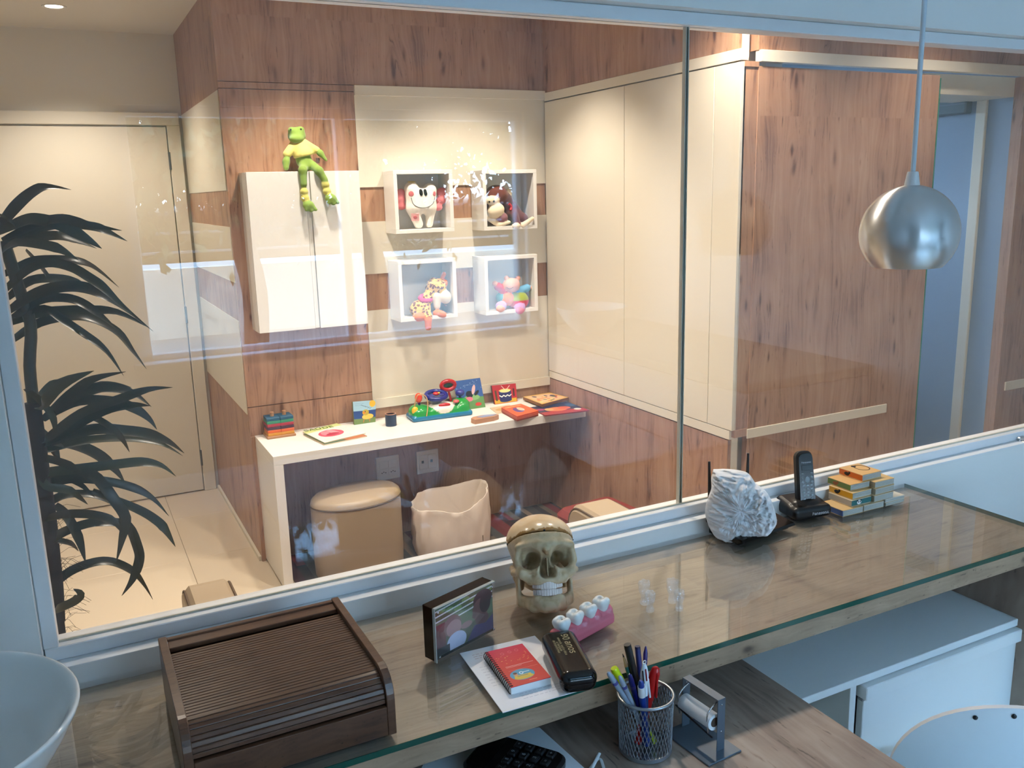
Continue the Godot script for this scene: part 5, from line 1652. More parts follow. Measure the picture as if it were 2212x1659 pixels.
func make_paper_and_notebook() -> void:
	var pr := Print.new(300, 400, Color(0.92, 0.92, 0.93))
	pr.scribble(0.12, 0.08, 0.4, 3, 0.035, Color(0.72, 0.55, 0.58), 1).scribble(0.1, 0.3, 0.7, 8, 0.045, Color(0.72, 0.72, 0.76), 2).scribble(0.3, 0.82, 0.6, 3, 0.04, Color(0.74, 0.74, 0.78), 3)
	card("sheet_of_paper", "white sheet of paper under the red spiral notebook", "paper", [[1086, 1539], [1268, 1487], [1155, 1373], [993, 1411]], TOP, 0.0011, printed("paper_print", pr.texture(), 0.7), M.paper)
	# red spiral notebook
	pr = Print.new(240, 330, Color(0.78, 0.07, 0.10))
	for j in 330:
		var t := j / 330.0
		pr.rect(0, t, 1, 0.004, Color(0.82, 0.03, 0.30).lerp(Color(0.80, 0.10, 0.06), clampf(t * 1.7, 0, 1)))
	for q in [[0.35, 0.15], [0.55, 0.14], [0.74, 0.13]]:
		pr.oval(q[0], q[1], 0.05, 0.035, Color(0.88, 0.35, 0.42)).oval(q[0], q[1], 0.035, 0.022, Color(0.80, 0.08, 0.26))
	var g := RandomNumberGenerator.new()
	g.seed = 6
	for i in 26:
		pr.rect(g.randf_range(0.12, 0.9), g.randf_range(0.2, 0.42), 0.035, 0.012, Color(0.92, 0.5 + 0.2 * g.randf(), 0.35))
	pr.rect(0.2, 0.50, 0.72, 0.012, Color(0.93, 0.72, 0.72)).rect(0.2, 0.53, 0.4, 0.012, Color(0.92, 0.6, 0.6)).rect(0.2, 0.62, 0.75, 0.008, Color(0.9, 0.5, 0.45)).rect(0.5, 0.93, 0.2, 0.02, Color(0.9, 0.45, 0.35))
	pr.oval(0.45, 0.76, 0.30, 0.135, Color(0.24, 0.58, 0.72)).oval(0.45, 0.83, 0.24, 0.05, Color(0.82, 0.70, 0.20)).rect(0.24, 0.77, 0.42, 0.05, Color(0.85, 0.72, 0.22)).oval(0.3, 0.73, 0.05, 0.045, Color(0.80, 0.58, 0.46)).oval(0.3, 0.705, 0.05, 0.025, Color(0.25, 0.16, 0.12)).oval(0.45, 0.72, 0.05, 0.035, Color(0.85, 0.92, 0.95)).oval(0.45, 0.72, 0.03, 0.02, Color(0.24, 0.58, 0.72)).rect(0.5, 0.71, 0.16, 0.015, Color(0.85, 0.92, 0.95)).rect(0.3, 0.79, 0.28, 0.015, Color(0.3, 0.45, 0.5))
	var th := 0.0135
	var y := TOP + 0.0012
	var n := card("spiral_notebook", "small red spiral-bound notebook with a blue and yellow oval sticker", "notebook", [[1104, 1485], [1190, 1462], [1128, 1390], [1048, 1409]], y, th, printed("notebook_cover", pr.texture(), 0.3), M.paper)
	var wire := Shape.new()
	var a := ph(1104, 1485, y + th) - n.position
	var b := ph(1048, 1409, y + th) - n.position
	var inn := (ph(1190, 1462, y + th) - n.position - a).normalized()
	for i in 19:
		var p := a.lerp(b, (i + 0.5) / 19.0)
		var ring := []
		for s in 13:
			var t := TAU * s / 12.0
			ring.append(p + inn * (0.0015 + cos(t) * 0.0055) + Vector3(0, -th * 0.5 + 0.0005 + sin(t) * (th * 0.5 + 0.001), 0))
		wire.tube(ring, 0.0007, 5, false)
	put(wire.mesh(), "spiral_wire", M.black_plastic, n)
	# glasses case
	var c0 := ph(1205, 1386, TOP + 0.018)
	var c1 := ph(1252, 1478, TOP + 0.018)
	var axis := (c1 - c0)
	axis.y = 0
	var L := axis.length() + 0.012
	var z := axis.normalized()
	var bs := Basis(Vector3.UP.cross(z), Vector3.UP, z)
	var mid := (c0 + c1) / 2
	var gc := thing("glasses_case", "black glossy hard glasses case with gold lettering beside the notebook", "glasses case", Vector3(mid.x, TOP + 0.0012, mid.z), "", bs)
	var blob := Blob.new()
	blob.k = 0.004
	blob.slab(Vector3(0, 0.0185, 0), Vector3(0.031, 0.0185, L / 2), 0.0165)
	put(blob.mesh(0.0028), "lower_shell", M.black_gloss, gc, Vector3.ZERO, Basis.IDENTITY)
	var lid := Blob.new()
	lid.k = 0.004
	lid.slab(Vector3(0, 0.022, 0), Vector3(0.0318, 0.0168, L / 2 + 0.0008), 0.0155)
	put(lid.mesh(0.0028, null, func(q: Vector3) -> float: return 0.019 - q.y), "lid", M.black_gloss, gc)
	var gold := mat("gold_print", Color(0.44, 0.41, 0.28), 0.5, 0.2)
	var up := Basis(Vector3.UP, PI) * Basis(Vector3.RIGHT, -PI / 2)
	lettering(gc, "90 anos", 20, 0.0009, gold, Vector3(0.008, 0.0389, -L * 0.14), Basis(Vector3.UP, -PI / 2) * Basis(Vector3.RIGHT, -PI / 2))
	var r2 := ["vivendo, você e ótica", "a realidade", "de transformar"]
	for i in 3:
		lettering(gc, r2[i], 12, 0.0005, gold, Vector3(-0.006 - 0.005 * i, 0.0389, -L * 0.1), Basis(Vector3.UP, -PI / 2) * Basis(Vector3.RIGHT, -PI / 2))

func lettering(parent: Node3D, words: String, size: int, pixel: float, m: Material, at: Vector3, basis: Basis, depth := 0.0003) -> void:
	var t := TextMesh.new()
	t.text = words
	t.font_size = size
	t.pixel_size = pixel
	t.depth = depth
	put(t, "lettering", m, parent, at, basis)

func make_skull() -> void:
	# built in its own axes: y up, z towards the face; then tipped back and turned to the camera
	var o := thing("skull_model", "life-like human skull model with a cut skull cap and full teeth", "skull", Vector3(0.757, TOP + 0.006, -1.388), "", Basis(Vector3.UP, -0.36) * Basis(Vector3.RIGHT, -0.36))
	var bc := lin(Color(0.78, 0.69, 0.55))
	var b := Blob.new()
	b.k = 0.010
	# braincase
	b.egg(Vector3(0, 0.132, -0.026), Vector3(0.0665, 0.051, 0.078), bc)
	b.egg(Vector3(0, 0.126, 0.018), Vector3(0.055, 0.045, 0.046), bc)
	b.egg(Vector3(0, 0.105, -0.045), Vector3(0.057, 0.045, 0.052), bc)
	for s in [-1.0, 1.0]:
		# brow, orbit rim
		b.bone(Vector3(s * 0.0490, 0.1235, 0.047), Vector3(s * 0.014, 0.1275, 0.0605), 0.0050, 0.0055, bc)
		b.bone(Vector3(s * 0.0525, 0.121, 0.045), Vector3(s * 0.0545, 0.094, 0.042), 0.0046, 0.0046, bc)
		b.bone(Vector3(s * 0.0545, 0.094, 0.042), Vector3(s * 0.0475, 0.0765, 0.052), 0.0048, 0.0068, bc)
		b.bone(Vector3(s * 0.0475, 0.0765, 0.052), Vector3(s * 0.021, 0.079, 0.0625), 0.0062, 0.0046, bc)
		b.bone(Vector3(s * 0.052, 0.105, 0.040), Vector3(s * 0.047, 0.1, 0.008), 0.0052, 0.009, bc)
		b.bone(Vector3(s * 0.0525, 0.09, 0.038), Vector3(s * 0.046, 0.086, 0.01), 0.0052, 0.009, bc)
		# cheek bone and arch
		b.bone(Vector3(s * 0.0475, 0.0735, 0.05), Vector3(s * 0.0605, 0.0735, 0.022), 0.0064, 0.0036, bc)
		b.bone(Vector3(s * 0.0605, 0.0735, 0.022), Vector3(s * 0.0585, 0.08, -0.018), 0.0036, 0.0065, bc)
		b.bone(Vector3(s * 0.044, 0.071, 0.051), Vector3(s * 0.030, 0.058, 0.053), 0.0072, 0.0075, bc)
		# jaw: ramus and body
		b.slab(Vector3(s * 0.0505, 0.046, 0.002), Vector3(0.0042, 0.034, 0.0165), 0.004, bc, Basis(Vector3.RIGHT, 0.12))
		b.bone(Vector3(s * 0.0475, 0.0125, 0.0), Vector3(s * 0.027, 0.0095, 0.046), 0.0068, 0.0078, bc)
		b.bone(Vector3(s * 0.027, 0.0095, 0.046), Vector3(s * 0.010, 0.0085, 0.0625), 0.0078, 0.0082, bc)
		b.bone(Vector3(s * 0.045, 0.0235, 0.012), Vector3(s * 0.0225, 0.023, 0.0545), 0.0062, 0.0072, bc)
		b.bone(Vector3(s * 0.036, 0.061, 0.038), Vector3(s * 0.018, 0.061, 0.06), 0.0085, 0.0075, bc)
		b.bone(Vector3(s * 0.0155, 0.1, 0.064), Vector3(s * 0.0185, 0.073, 0.065), 0.0046, 0.0058, bc)
		b.bone(Vector3(s * 0.046, 0.062, -0.03), Vector3(s * 0.043, 0.042, -0.028), 0.012, 0.007, bc)
	b.egg(Vector3(0, 0.0115, 0.067), Vector3(0.0165, 0.0105, 0.0075), bc)
	b.bone(Vector3(-0.018, 0.0235, 0.0585), Vector3(0.018, 0.0235, 0.0585), 0.0082, 0.0082, bc)
	# upper jaw and nose
	b.egg(Vector3(0, 0.064, 0.045), Vector3(0.031, 0.020, 0.027), bc)
	b.bone(Vector3(-0.018, 0.0585, 0.0615), Vector3(0.018, 0.0585, 0.0615), 0.0072, 0.0072, bc)
	b.bone(Vector3(0, 0.124, 0.062), Vector3(0, 0.106, 0.0745), 0.0056, 0.0042, bc)
	b.egg(Vector3(0, 0.058, -0.055), Vector3(0.04, 0.03, 0.035), bc)
	b.egg(Vector3(0, 0.068, 0.002), Vector3(0.036, 0.026, 0.034), bc)
	# hollows
	for s in [-1.0, 1.0]:
		b.egg(Vector3(s * 0.0318, 0.1005, 0.064), Vector3(0.0215, 0.0205, 0.029), bc, Basis(Vector3.BACK, s * -0.2), true)
		b.egg(Vector3(s * 0.0225, 0.0985, 0.034), Vector3(0.0135, 0.013, 0.034), bc, Basis.IDENTITY, true)
		b.egg(Vector3(s * 0.0072, 0.0745, 0.074), Vector3(0.0075, 0.0105, 0.036), bc, Basis.IDENTITY, true)
		b.egg(Vector3(s * 0.0745, 0.104, 0.022), Vector3(0.0115, 0.026, 0.020), bc, Basis.IDENTITY, true)
		b.egg(Vector3(s * 0.0415, 0.047, 0.030), Vector3(0.0062, 0.0150, 0.016), bc, Basis.IDENTITY, true)
		b.egg(Vector3(s * 0.0285, 0.0695, 0.0685), Vector3(0.0027, 0.0022, 0.009), bc, Basis.IDENTITY, true)
	b.egg(Vector3(0, 0.085, 0.076), Vector3(0.0110, 0.0205, 0.038), bc, Basis.IDENTITY, true)
	b.slab(Vector3(0, 0.0425, 0.06), Vector3(0.034, 0.0074, 0.03), 0.003, bc, Basis.IDENTITY, true)
	b.egg(Vector3(0, 0.018, 0.0), Vector3(0.036, 0.028, 0.036), bc, Basis.IDENTITY, true)
	var stain := FastNoiseLite.new()
	stain.seed = 12
	stain.frequency = 55.0
	stain.fractal_octaves = 3
	var dirt := lin(Color(0.60, 0.48, 0.33))
	var rust := lin(Color(0.52, 0.33, 0.15))
	var grey := lin(Color(0.66, 0.61, 0.50))
	var patchy := func(q: Vector3, c: Color, _n: Vector3) -> Color:
		var v := stain.get_noise_3dv(q)
		var out := c.lerp(dirt, clampf(v * 1.1, 0.0, 0.4))
		out = out.lerp(grey, clampf(stain.get_noise_3dv(q * 0.5 + Vector3.ONE) * 0.9, 0.0, 0.3))
		if absf(q.x) < 0.011 and q.y > 0.09 and q.y < 0.115 and q.z > 0.064:       # ochre stain on the nose bone
			out = out.lerp(rust, 0.55)
		return out
	var slope := 0.32
	var cut := 0.139
	var lower := func(q: Vector3) -> float: return q.y - (cut - 0.0008) - (q.z - 0.02) * slope
	var upper := func(q: Vector3) -> float: return (cut + 0.0008) - q.y + (q.z - 0.02) * slope
	var mt := mat("bone", Color.WHITE, 0.38)
	mt.vertex_color_use_as_albedo = true
	put(b.mesh(0.0024, patchy, lower), "cranium_and_jaw", mt, o)
	put(boxmesh(Vector3(0.0014, 0.034, 0.03)), "nasal_septum", mat("septum_bone", Color(0.66, 0.57, 0.44), 0.5), o, Vector3(0.0008, 0.083, 0.05))
	var capc := lin(Color(0.85, 0.73, 0.57))
	var cap_paint := func(q: Vector3, _c: Color, _n: Vector3) -> Color:
		var d := q.y - (cut + (q.z - 0.02) * slope)
		var edge := 0.007 + stain.get_noise_3dv(q * 0.8) * 0.009
		return capc.lerp(lin(Color(0.86, 0.77, 0.64)), clampf(stain.get_noise_3dv(q * 0.3) + 0.4, 0, 1)) if d > edge else lin(Color(0.60, 0.45, 0.26))
	var cm := mat("varnished_bone", Color.WHITE, 0.2)
	cm.vertex_color_use_as_albedo = true
	put(b.mesh(0.003, cap_paint, upper), "skull_cap", cm, o)
	for q in [[-0.0645, 0.128, -0.015], [0.0645, 0.128, -0.015], [0.0, 0.1525, 0.0605]]:
		put(Shape.new().ball(Vector3.ZERO, Vector3(0.0028, 0.002, 0.0022), Basis.IDENTITY, 10, 6).mesh(), "clasp", M.black_plastic, o, Vector3(q[0], q[1], q[2]))
	# teeth, one by one along the dental arch
	var enamel := mat("enamel", Color(0.83, 0.79, 0.76), 0.25)
	var crown := Blob.new()
	crown.k = 0.002
	crown.slab(Vector3(0, 0.001, 0), Vector3(0.0030, 0.0068, 0.0028), 0.002)
	var cmesh := crown.mesh(0.0009)
	for row in 2:
		for i in 14:
			var t := (i - 6.5) / 6.5
			var an := t * 1.12
			var wide := 0.0285 if row == 0 else 0.0272
			var x := sin(an) * wide
			var z := 0.035 + cos(an) * 0.0345 - (0.0 if row == 0 else 0.0016)
			var big := 1.18 if row == 0 and absf(t) < 0.12 else (0.92 if row == 1 and absf(t) < 0.4 else 1.0)
			var tall := (1.12 if absf(t) < 0.5 else 0.9) * (1.0 if row == 0 else 0.92)
			put(cmesh, "tooth", enamel, o, Vector3(x, 0.0492 if row == 0 else 0.0362, z), Basis(Vector3.UP, an) * Basis.from_scale(Vector3(big, tall, 1.25 if absf(t) > 0.55 else 1.0)))

func make_gum_model() -> void:
	var a := ph(1238, 1397, TOP)
	var c := ph(1330, 1346, TOP)
	var dir := c - a
	dir.y = 0
	var L := dir.length() + 0.03
	var z := Vector3.UP.cross(-dir.normalized())
	var bs := Basis(dir.normalized(), Vector3.UP, dir.normalized().cross(Vector3.UP))
	var o := thing("tooth_model", "pink gum model with four large white molars in front of the skull", "dental model", Vector3(a.x, TOP, a.z) + bs * Vector3(L / 2 - 0.03, 0, -0.021), "", bs)
	var pink := lin(Color(0.79, 0.40, 0.46))
	var b := Blob.new()
	b.k = 0.008
	b.slab(Vector3(0, 0.0105, 0), Vector3(L / 2, 0.0105, 0.021), 0.006, pink)
	b.bone(Vector3(-L * 0.42, 0.022, 0.0), Vector3(L * 0.44, 0.024, 0.0), 0.013, 0.013, pink)
	for i in 5:
		b.egg(Vector3(-L * 0.46 + L * 0.23 * i, 0.027, 0.004), Vector3(0.007, 0.0075, 0.013), pink)
	var gm := mat("pink_resin", Color.WHITE, 0.12)
	gm.vertex_color_use_as_albedo = true
	put(b.mesh(0.0026), "gum_base", gm, o)
	var enamel := mat("white_enamel", Color(0.86, 0.87, 0.86), 0.22)
	var t := Blob.new()
	t.k = 0.006
	t.egg(Vector3(0, 0.010, 0), Vector3(0.0128, 0.013, 0.0125))
	for s in [[-1, -1], [1, -1], [-1, 1], [1, 1]]:
		t.egg(Vector3(s[0] * 0.0068, 0.0178, s[1] * 0.0064), Vector3(0.0062, 0.0065, 0.0062))
	for s in [-1, 1]:
		t.egg(Vector3(0.0005, 0.0182, s * 0.0078), Vector3(0.0045, 0.0062, 0.0045))
	t.egg(Vector3(0, 0.026, 0), Vector3(0.0052, 0.006, 0.0045), Color.WHITE, Basis.IDENTITY, true)
	t.bone(Vector3(-0.012, 0.026, 0), Vector3(0.012, 0.026, 0), 0.0026, 0.0026, Color.WHITE, true)
	var tm := t.mesh(0.0014)
	for i in 4:
		var to := put(tm, "molar", enamel, o, Vector3(-L * 0.355 + L * 0.243 * i, 0.026, 0.001), Basis(Vector3.UP, 0.15 * (i % 2)) * Basis.from_scale(Vector3(1.1, 1.06, 1.1)))
		if i == 0:
			put(Shape.new().ball(Vector3(0.001, 0.0195, 0.001), Vector3(0.0055, 0.002, 0.0028), Basis(Vector3.UP, 0.5), 14, 8).mesh(), "caries", M.black_plastic, to)

func make_clear_teeth() -> void:
	var b := Blob.new()
	b.k = 0.004
	b.egg(Vector3(0, 0.027, 0), Vector3(0.0095, 0.010, 0.0095))
	for i in 5:
		var t := TAU * i / 5.0
		b.egg(Vector3(cos(t) * 0.0068, 0.036, sin(t) * 0.0068), Vector3(0.0038, 0.006, 0.0038))
	b.bone(Vector3(0, 0.022, 0), Vector3(0, 0.006, 0), 0.0062, 0.0052)
	b.slab(Vector3(0, 0.0042, 0), Vector3(0.0062, 0.004, 0.0062), 0.002)
	b.egg(Vector3(0, 0.043, 0), Vector3(0.005, 0.007, 0.005), Color.WHITE, Basis.IDENTITY, true)
	var m := b.mesh(0.0017)
	var at := [[1392, 1306], [1404, 1322], [1452, 1302], [1467, 1319]]
	var words := ["clear acrylic tooth figurine standing behind its small neighbour nearer the skull", "small clear acrylic tooth figurine, the one nearest the skull in front of a taller one", "clear acrylic tooth figurine at the back of the pair away from the skull", "small clear acrylic tooth figurine at the front of the pair away from the skull"]
	for i in 4:
		var p := ph(at[i][0], at[i][1], TOP)
		var s := 1.22 if i % 2 == 0 else 1.05
		var o := thing("clear_tooth", words[i], "figurine", Vector3(p.x, TOP, p.z), "clear tooth figurines on the glass counter", Basis(Vector3.UP, 0.4 * i))
		put(m, "figurine_body", M.acrylic, o, Vector3.ZERO, Basis.from_scale(Vector3.ONE * s))

func make_router() -> void:
	var bs := Basis(Vector3.UP, 0.12)
	var o := thing("router", "black wireless router with two antennas under a crumpled white cap", "router", Vector3(1.377, TOP, -1.4975), "", bs)
	var w := 0.186
	var d := 0.104
	var sh := Shape.new()
	var pr := PackedVector2Array([Vector2(-d / 2, 0.004), Vector2(d / 2 - 0.012, 0.004), Vector2(d / 2, 0.012), Vector2(d / 2 - 0.004, 0.017), Vector2(-d / 2, 0.032)])
	sh.extrude(pr, w, Transform3D(Basis(Vector3(0, 0, 1), Vector3(0, 1, 0), Vector3(-1, 0, 0)), Vector3.ZERO), 0.003)
	put(sh.mesh(), "body", M.black_gloss, o)
	for s in [-1, 1]:
		for z in [-0.04, 0.03]:
			put(boxmesh(Vector3(0.02, 0.005, 0.012)), "rubber_foot", M.black_plastic, o, Vector3(s * 0.075, 0.0025, z))
	var tops := [pz(1532, 997, -1.548), pz(1616, 979, -1.556)]
	for i in 2:
		var e: Vector3 = bs.inverse() * (tops[i] - o.position)
		var a: Vector3 = Vector3(e.x + 0.002, 0.03, -d / 2 - 0.004)
		put(Shape.new().tube([a, a.lerp(e, 0.35), a.lerp(e, 0.38), e], [0.0065, 0.0055, 0.0048, 0.0028], 10).mesh(), "antenna", M.black_plastic, o)
		put(Shape.new().lathe([Vector2(0, -0.008), Vector2(0.006, -0.008), Vector2(0.006, 0.008), Vector2(0, 0.008)], a, Basis(Vector3.RIGHT, PI / 2), 12).mesh(), "antenna_joint", M.black_plastic, o)
	lettering(o, "TP", 10, 0.0008, mat("grey_print", Color(0.5, 0.5, 0.52), 0.5), Vector3(0.06, 0.0215, 0.02), Basis(Vector3.RIGHT, -PI / 2 + 0.16))
	# crumpled cap: a soft hood of thin fabric, gathered in folds
	var f := FastNoiseLite.new()
	f.seed = 31
	f.frequency = 1.0
	f.noise_type = FastNoiseLite.TYPE_SIMPLEX
	var c := thing("crumpled_cap", "crumpled white disposable fabric cap draped over the router", "cap", pz(1600, 1098, -1.487), "", Basis(Vector3.UP, -0.72) * Basis(Vector3.RIGHT, -0.18))
	var outline := [[1540, 1022], [1578, 1020], [1612, 1026], [1630, 1046], [1652, 1062], [1666, 1085], [1675, 1115], [1672, 1130], [1655, 1150], [1630, 1152], [1600, 1160], [1572, 1175], [1550, 1160], [1535, 1140], [1525, 1110], [1529, 1085], [1537, 1060], [1536, 1040]]
	var flat := []
	for q in outline:
		flat.append(Vector2((q[0] - 1600) * 0.00107, (1098 - q[1]) * 0.00115))
	flat.append(flat[0])
	var edge := curve(flat, 11)
	edge.pop_back()
	var rows := []
	for r in 65:
		var row := []
		var ang := PI * r / 64.0                  # 0 at the middle of the front, PI at the middle of the back
		for s in edge.size():
			var e: Vector2 = edge[s] * sin(ang)
			var depth := cos(ang) * (0.046 if ang < PI / 2 else 0.026)
			var side := clampf((e.x + 0.02) * 14.0, 0.0, 1.0)
			# gathered folds run across the left half, larger slack folds across the right half
			var g1 := 1.0 - absf(f.get_noise_3d(e.x * 14.0, e.y * 70.0 + e.x * 12.0, depth * 10.0)) * 2.2
			var g2 := 1.0 - absf(f.get_noise_3d(e.x * 38.0 + 5.0, e.y * 34.0 - e.x * 24.0, depth * 14.0 + 3.0)) * 2.2
			var fold := lerpf(g1 * 0.013, g2 * 0.021, side) + f.get_noise_3d(e.x * 120.0, e.y * 120.0, depth * 60.0) * 0.003
			var dent := -0.014 * exp(-pow((e.x - 0.012) / 0.02, 2) - pow((e.y + 0.012) / 0.014, 2)) - 0.010 * exp(-pow((e.x - 0.028) / 0.007, 2) - pow((e.y - 0.028) / 0.03, 2))
			var pt := c.transform * Vector3(e.x, e.y, depth + (fold + dent) * (0.35 + 0.65 * absf(cos(ang))) * signf(cos(ang) + 0.001))
			pt.y = maxf(pt.y, TOP + 0.002)
			row.append(c.transform.affine_inverse() * pt)
		rows.append(row)
	var cap := mat("cap_fabric", Color(0.92, 0.92, 0.93), 0.85)
	cap.backlight_enabled = true
	cap.backlight = Color(0.45, 0.45, 0.45)
	put(Shape.new().grid(rows, true, true).mesh(), "hood", cap, c)

func make_phone() -> void:
	var bs := Basis(Vector3.UP, -0.16)
	var o := thing("cordless_phone", "black cordless phone handset standing in its charging base", "telephone", Vector3(1.5665, TOP, -1.5285), "", bs)
	var w := 0.108
	var d := 0.094
	var body := Blob.new()
	body.k = 0.008
	body.slab(Vector3(0, 0.017, 0), Vector3(w / 2, 0.016, d / 2), 0.012)
	body.slab(Vector3(0, 0.026, -0.012), Vector3(w / 2 - 0.003, 0.014, d / 2 - 0.016), 0.011, Color.WHITE, Basis(Vector3.RIGHT, 0.14))
	body.egg(Vector3(0.004, 0.033, 0.008), Vector3(0.034, 0.012, 0.026))
	put(body.mesh(0.0028), "charging_base", M.black_plastic, o)
	lettering(o, "Panasonic", 16, 0.00062, mat("silver_print", Color(0.72, 0.72, 0.74), 0.4), Vector3(0.018, 0.016, d / 2 + 0.0012), Basis.IDENTITY, 0.001)
	var hb := Basis(Vector3.UP, -0.10) * Basis(Vector3.RIGHT, -0.20)
	var h := put(Shape.new().extrude(_handset(), 0.024, Transform3D.IDENTITY, 0.006).mesh(), "handset", M.black_plastic, o, Vector3(0.004, 0.027 + 0.062, -0.004), hb)
	put(Shape.new().extrude(_handset(0.86), 0.003, Transform3D(Basis.IDENTITY, Vector3(0, 0, 0.0115)), 0.001).mesh(), "face_plate", M.black_gloss, h)
	lettering(h, "Panasonic", 12, 0.00045, M.silver_print, Vector3(0.001, 0.0415, 0.0134), Basis.IDENTITY)
	put(boxmesh(Vector3(0.027, 0.013, 0.001), 0.0004), "display", mat("lcd", Color(0.10, 0.13, 0.13), 0.1), h, Vector3(0.001, 0.0285, 0.0134))
	var key := mat("key_silver", Color(0.58, 0.62, 0.64), 0.35)
	put(Shape.new().ball(Vector3.ZERO, Vector3(0.0066, 0.0078, 0.0018), Basis.IDENTITY, 18, 8).mesh(), "navigator_key", key, h, Vector3(0.001, -0.001, 0.0135))
	for s in [[-1, 1], [1, 1], [-1, -1], [1, -1]]:
		put(boxmesh(Vector3(0.0064, 0.0045, 0.0014), 0.0005), "soft_key", key, h, Vector3(0.001 + s[0] * 0.0122, -0.001 + s[1] * 0.0058, 0.0134), Basis(Vector3.BACK, s[0] * s[1] * -0.6))
	for s in [-1, 1]:
		put(boxmesh(Vector3(0.0062, 0.003, 0.0012), 0.0004), "soft_key", key, h, Vector3(0.001 + s * 0.012, 0.0145, 0.0134))
	for r in 5:
		for cidx in 3:
			if r == 4 and cidx == 1:
				continue
			put(boxmesh(Vector3(0.0068, 0.0042, 0.0014), 0.0006), "key", key, h, Vector3(0.001 + (cidx - 1) * 0.0103, -0.0155 - r * 0.0082, 0.0134))
func _handset(k := 1.0) -> PackedVector2Array:
	var o := PackedVector2Array()
	for q in rounded(0.047 * k, 0.138 * (1.0 - (1.0 - k) * 0.5), 0.0165 * k, 5):
		var s := 1.0 - 0.10 * clampf(-q.y / 0.069, -1, 1) * -0.6
		o.append(Vector2(q.x * s, q.y))
	return o

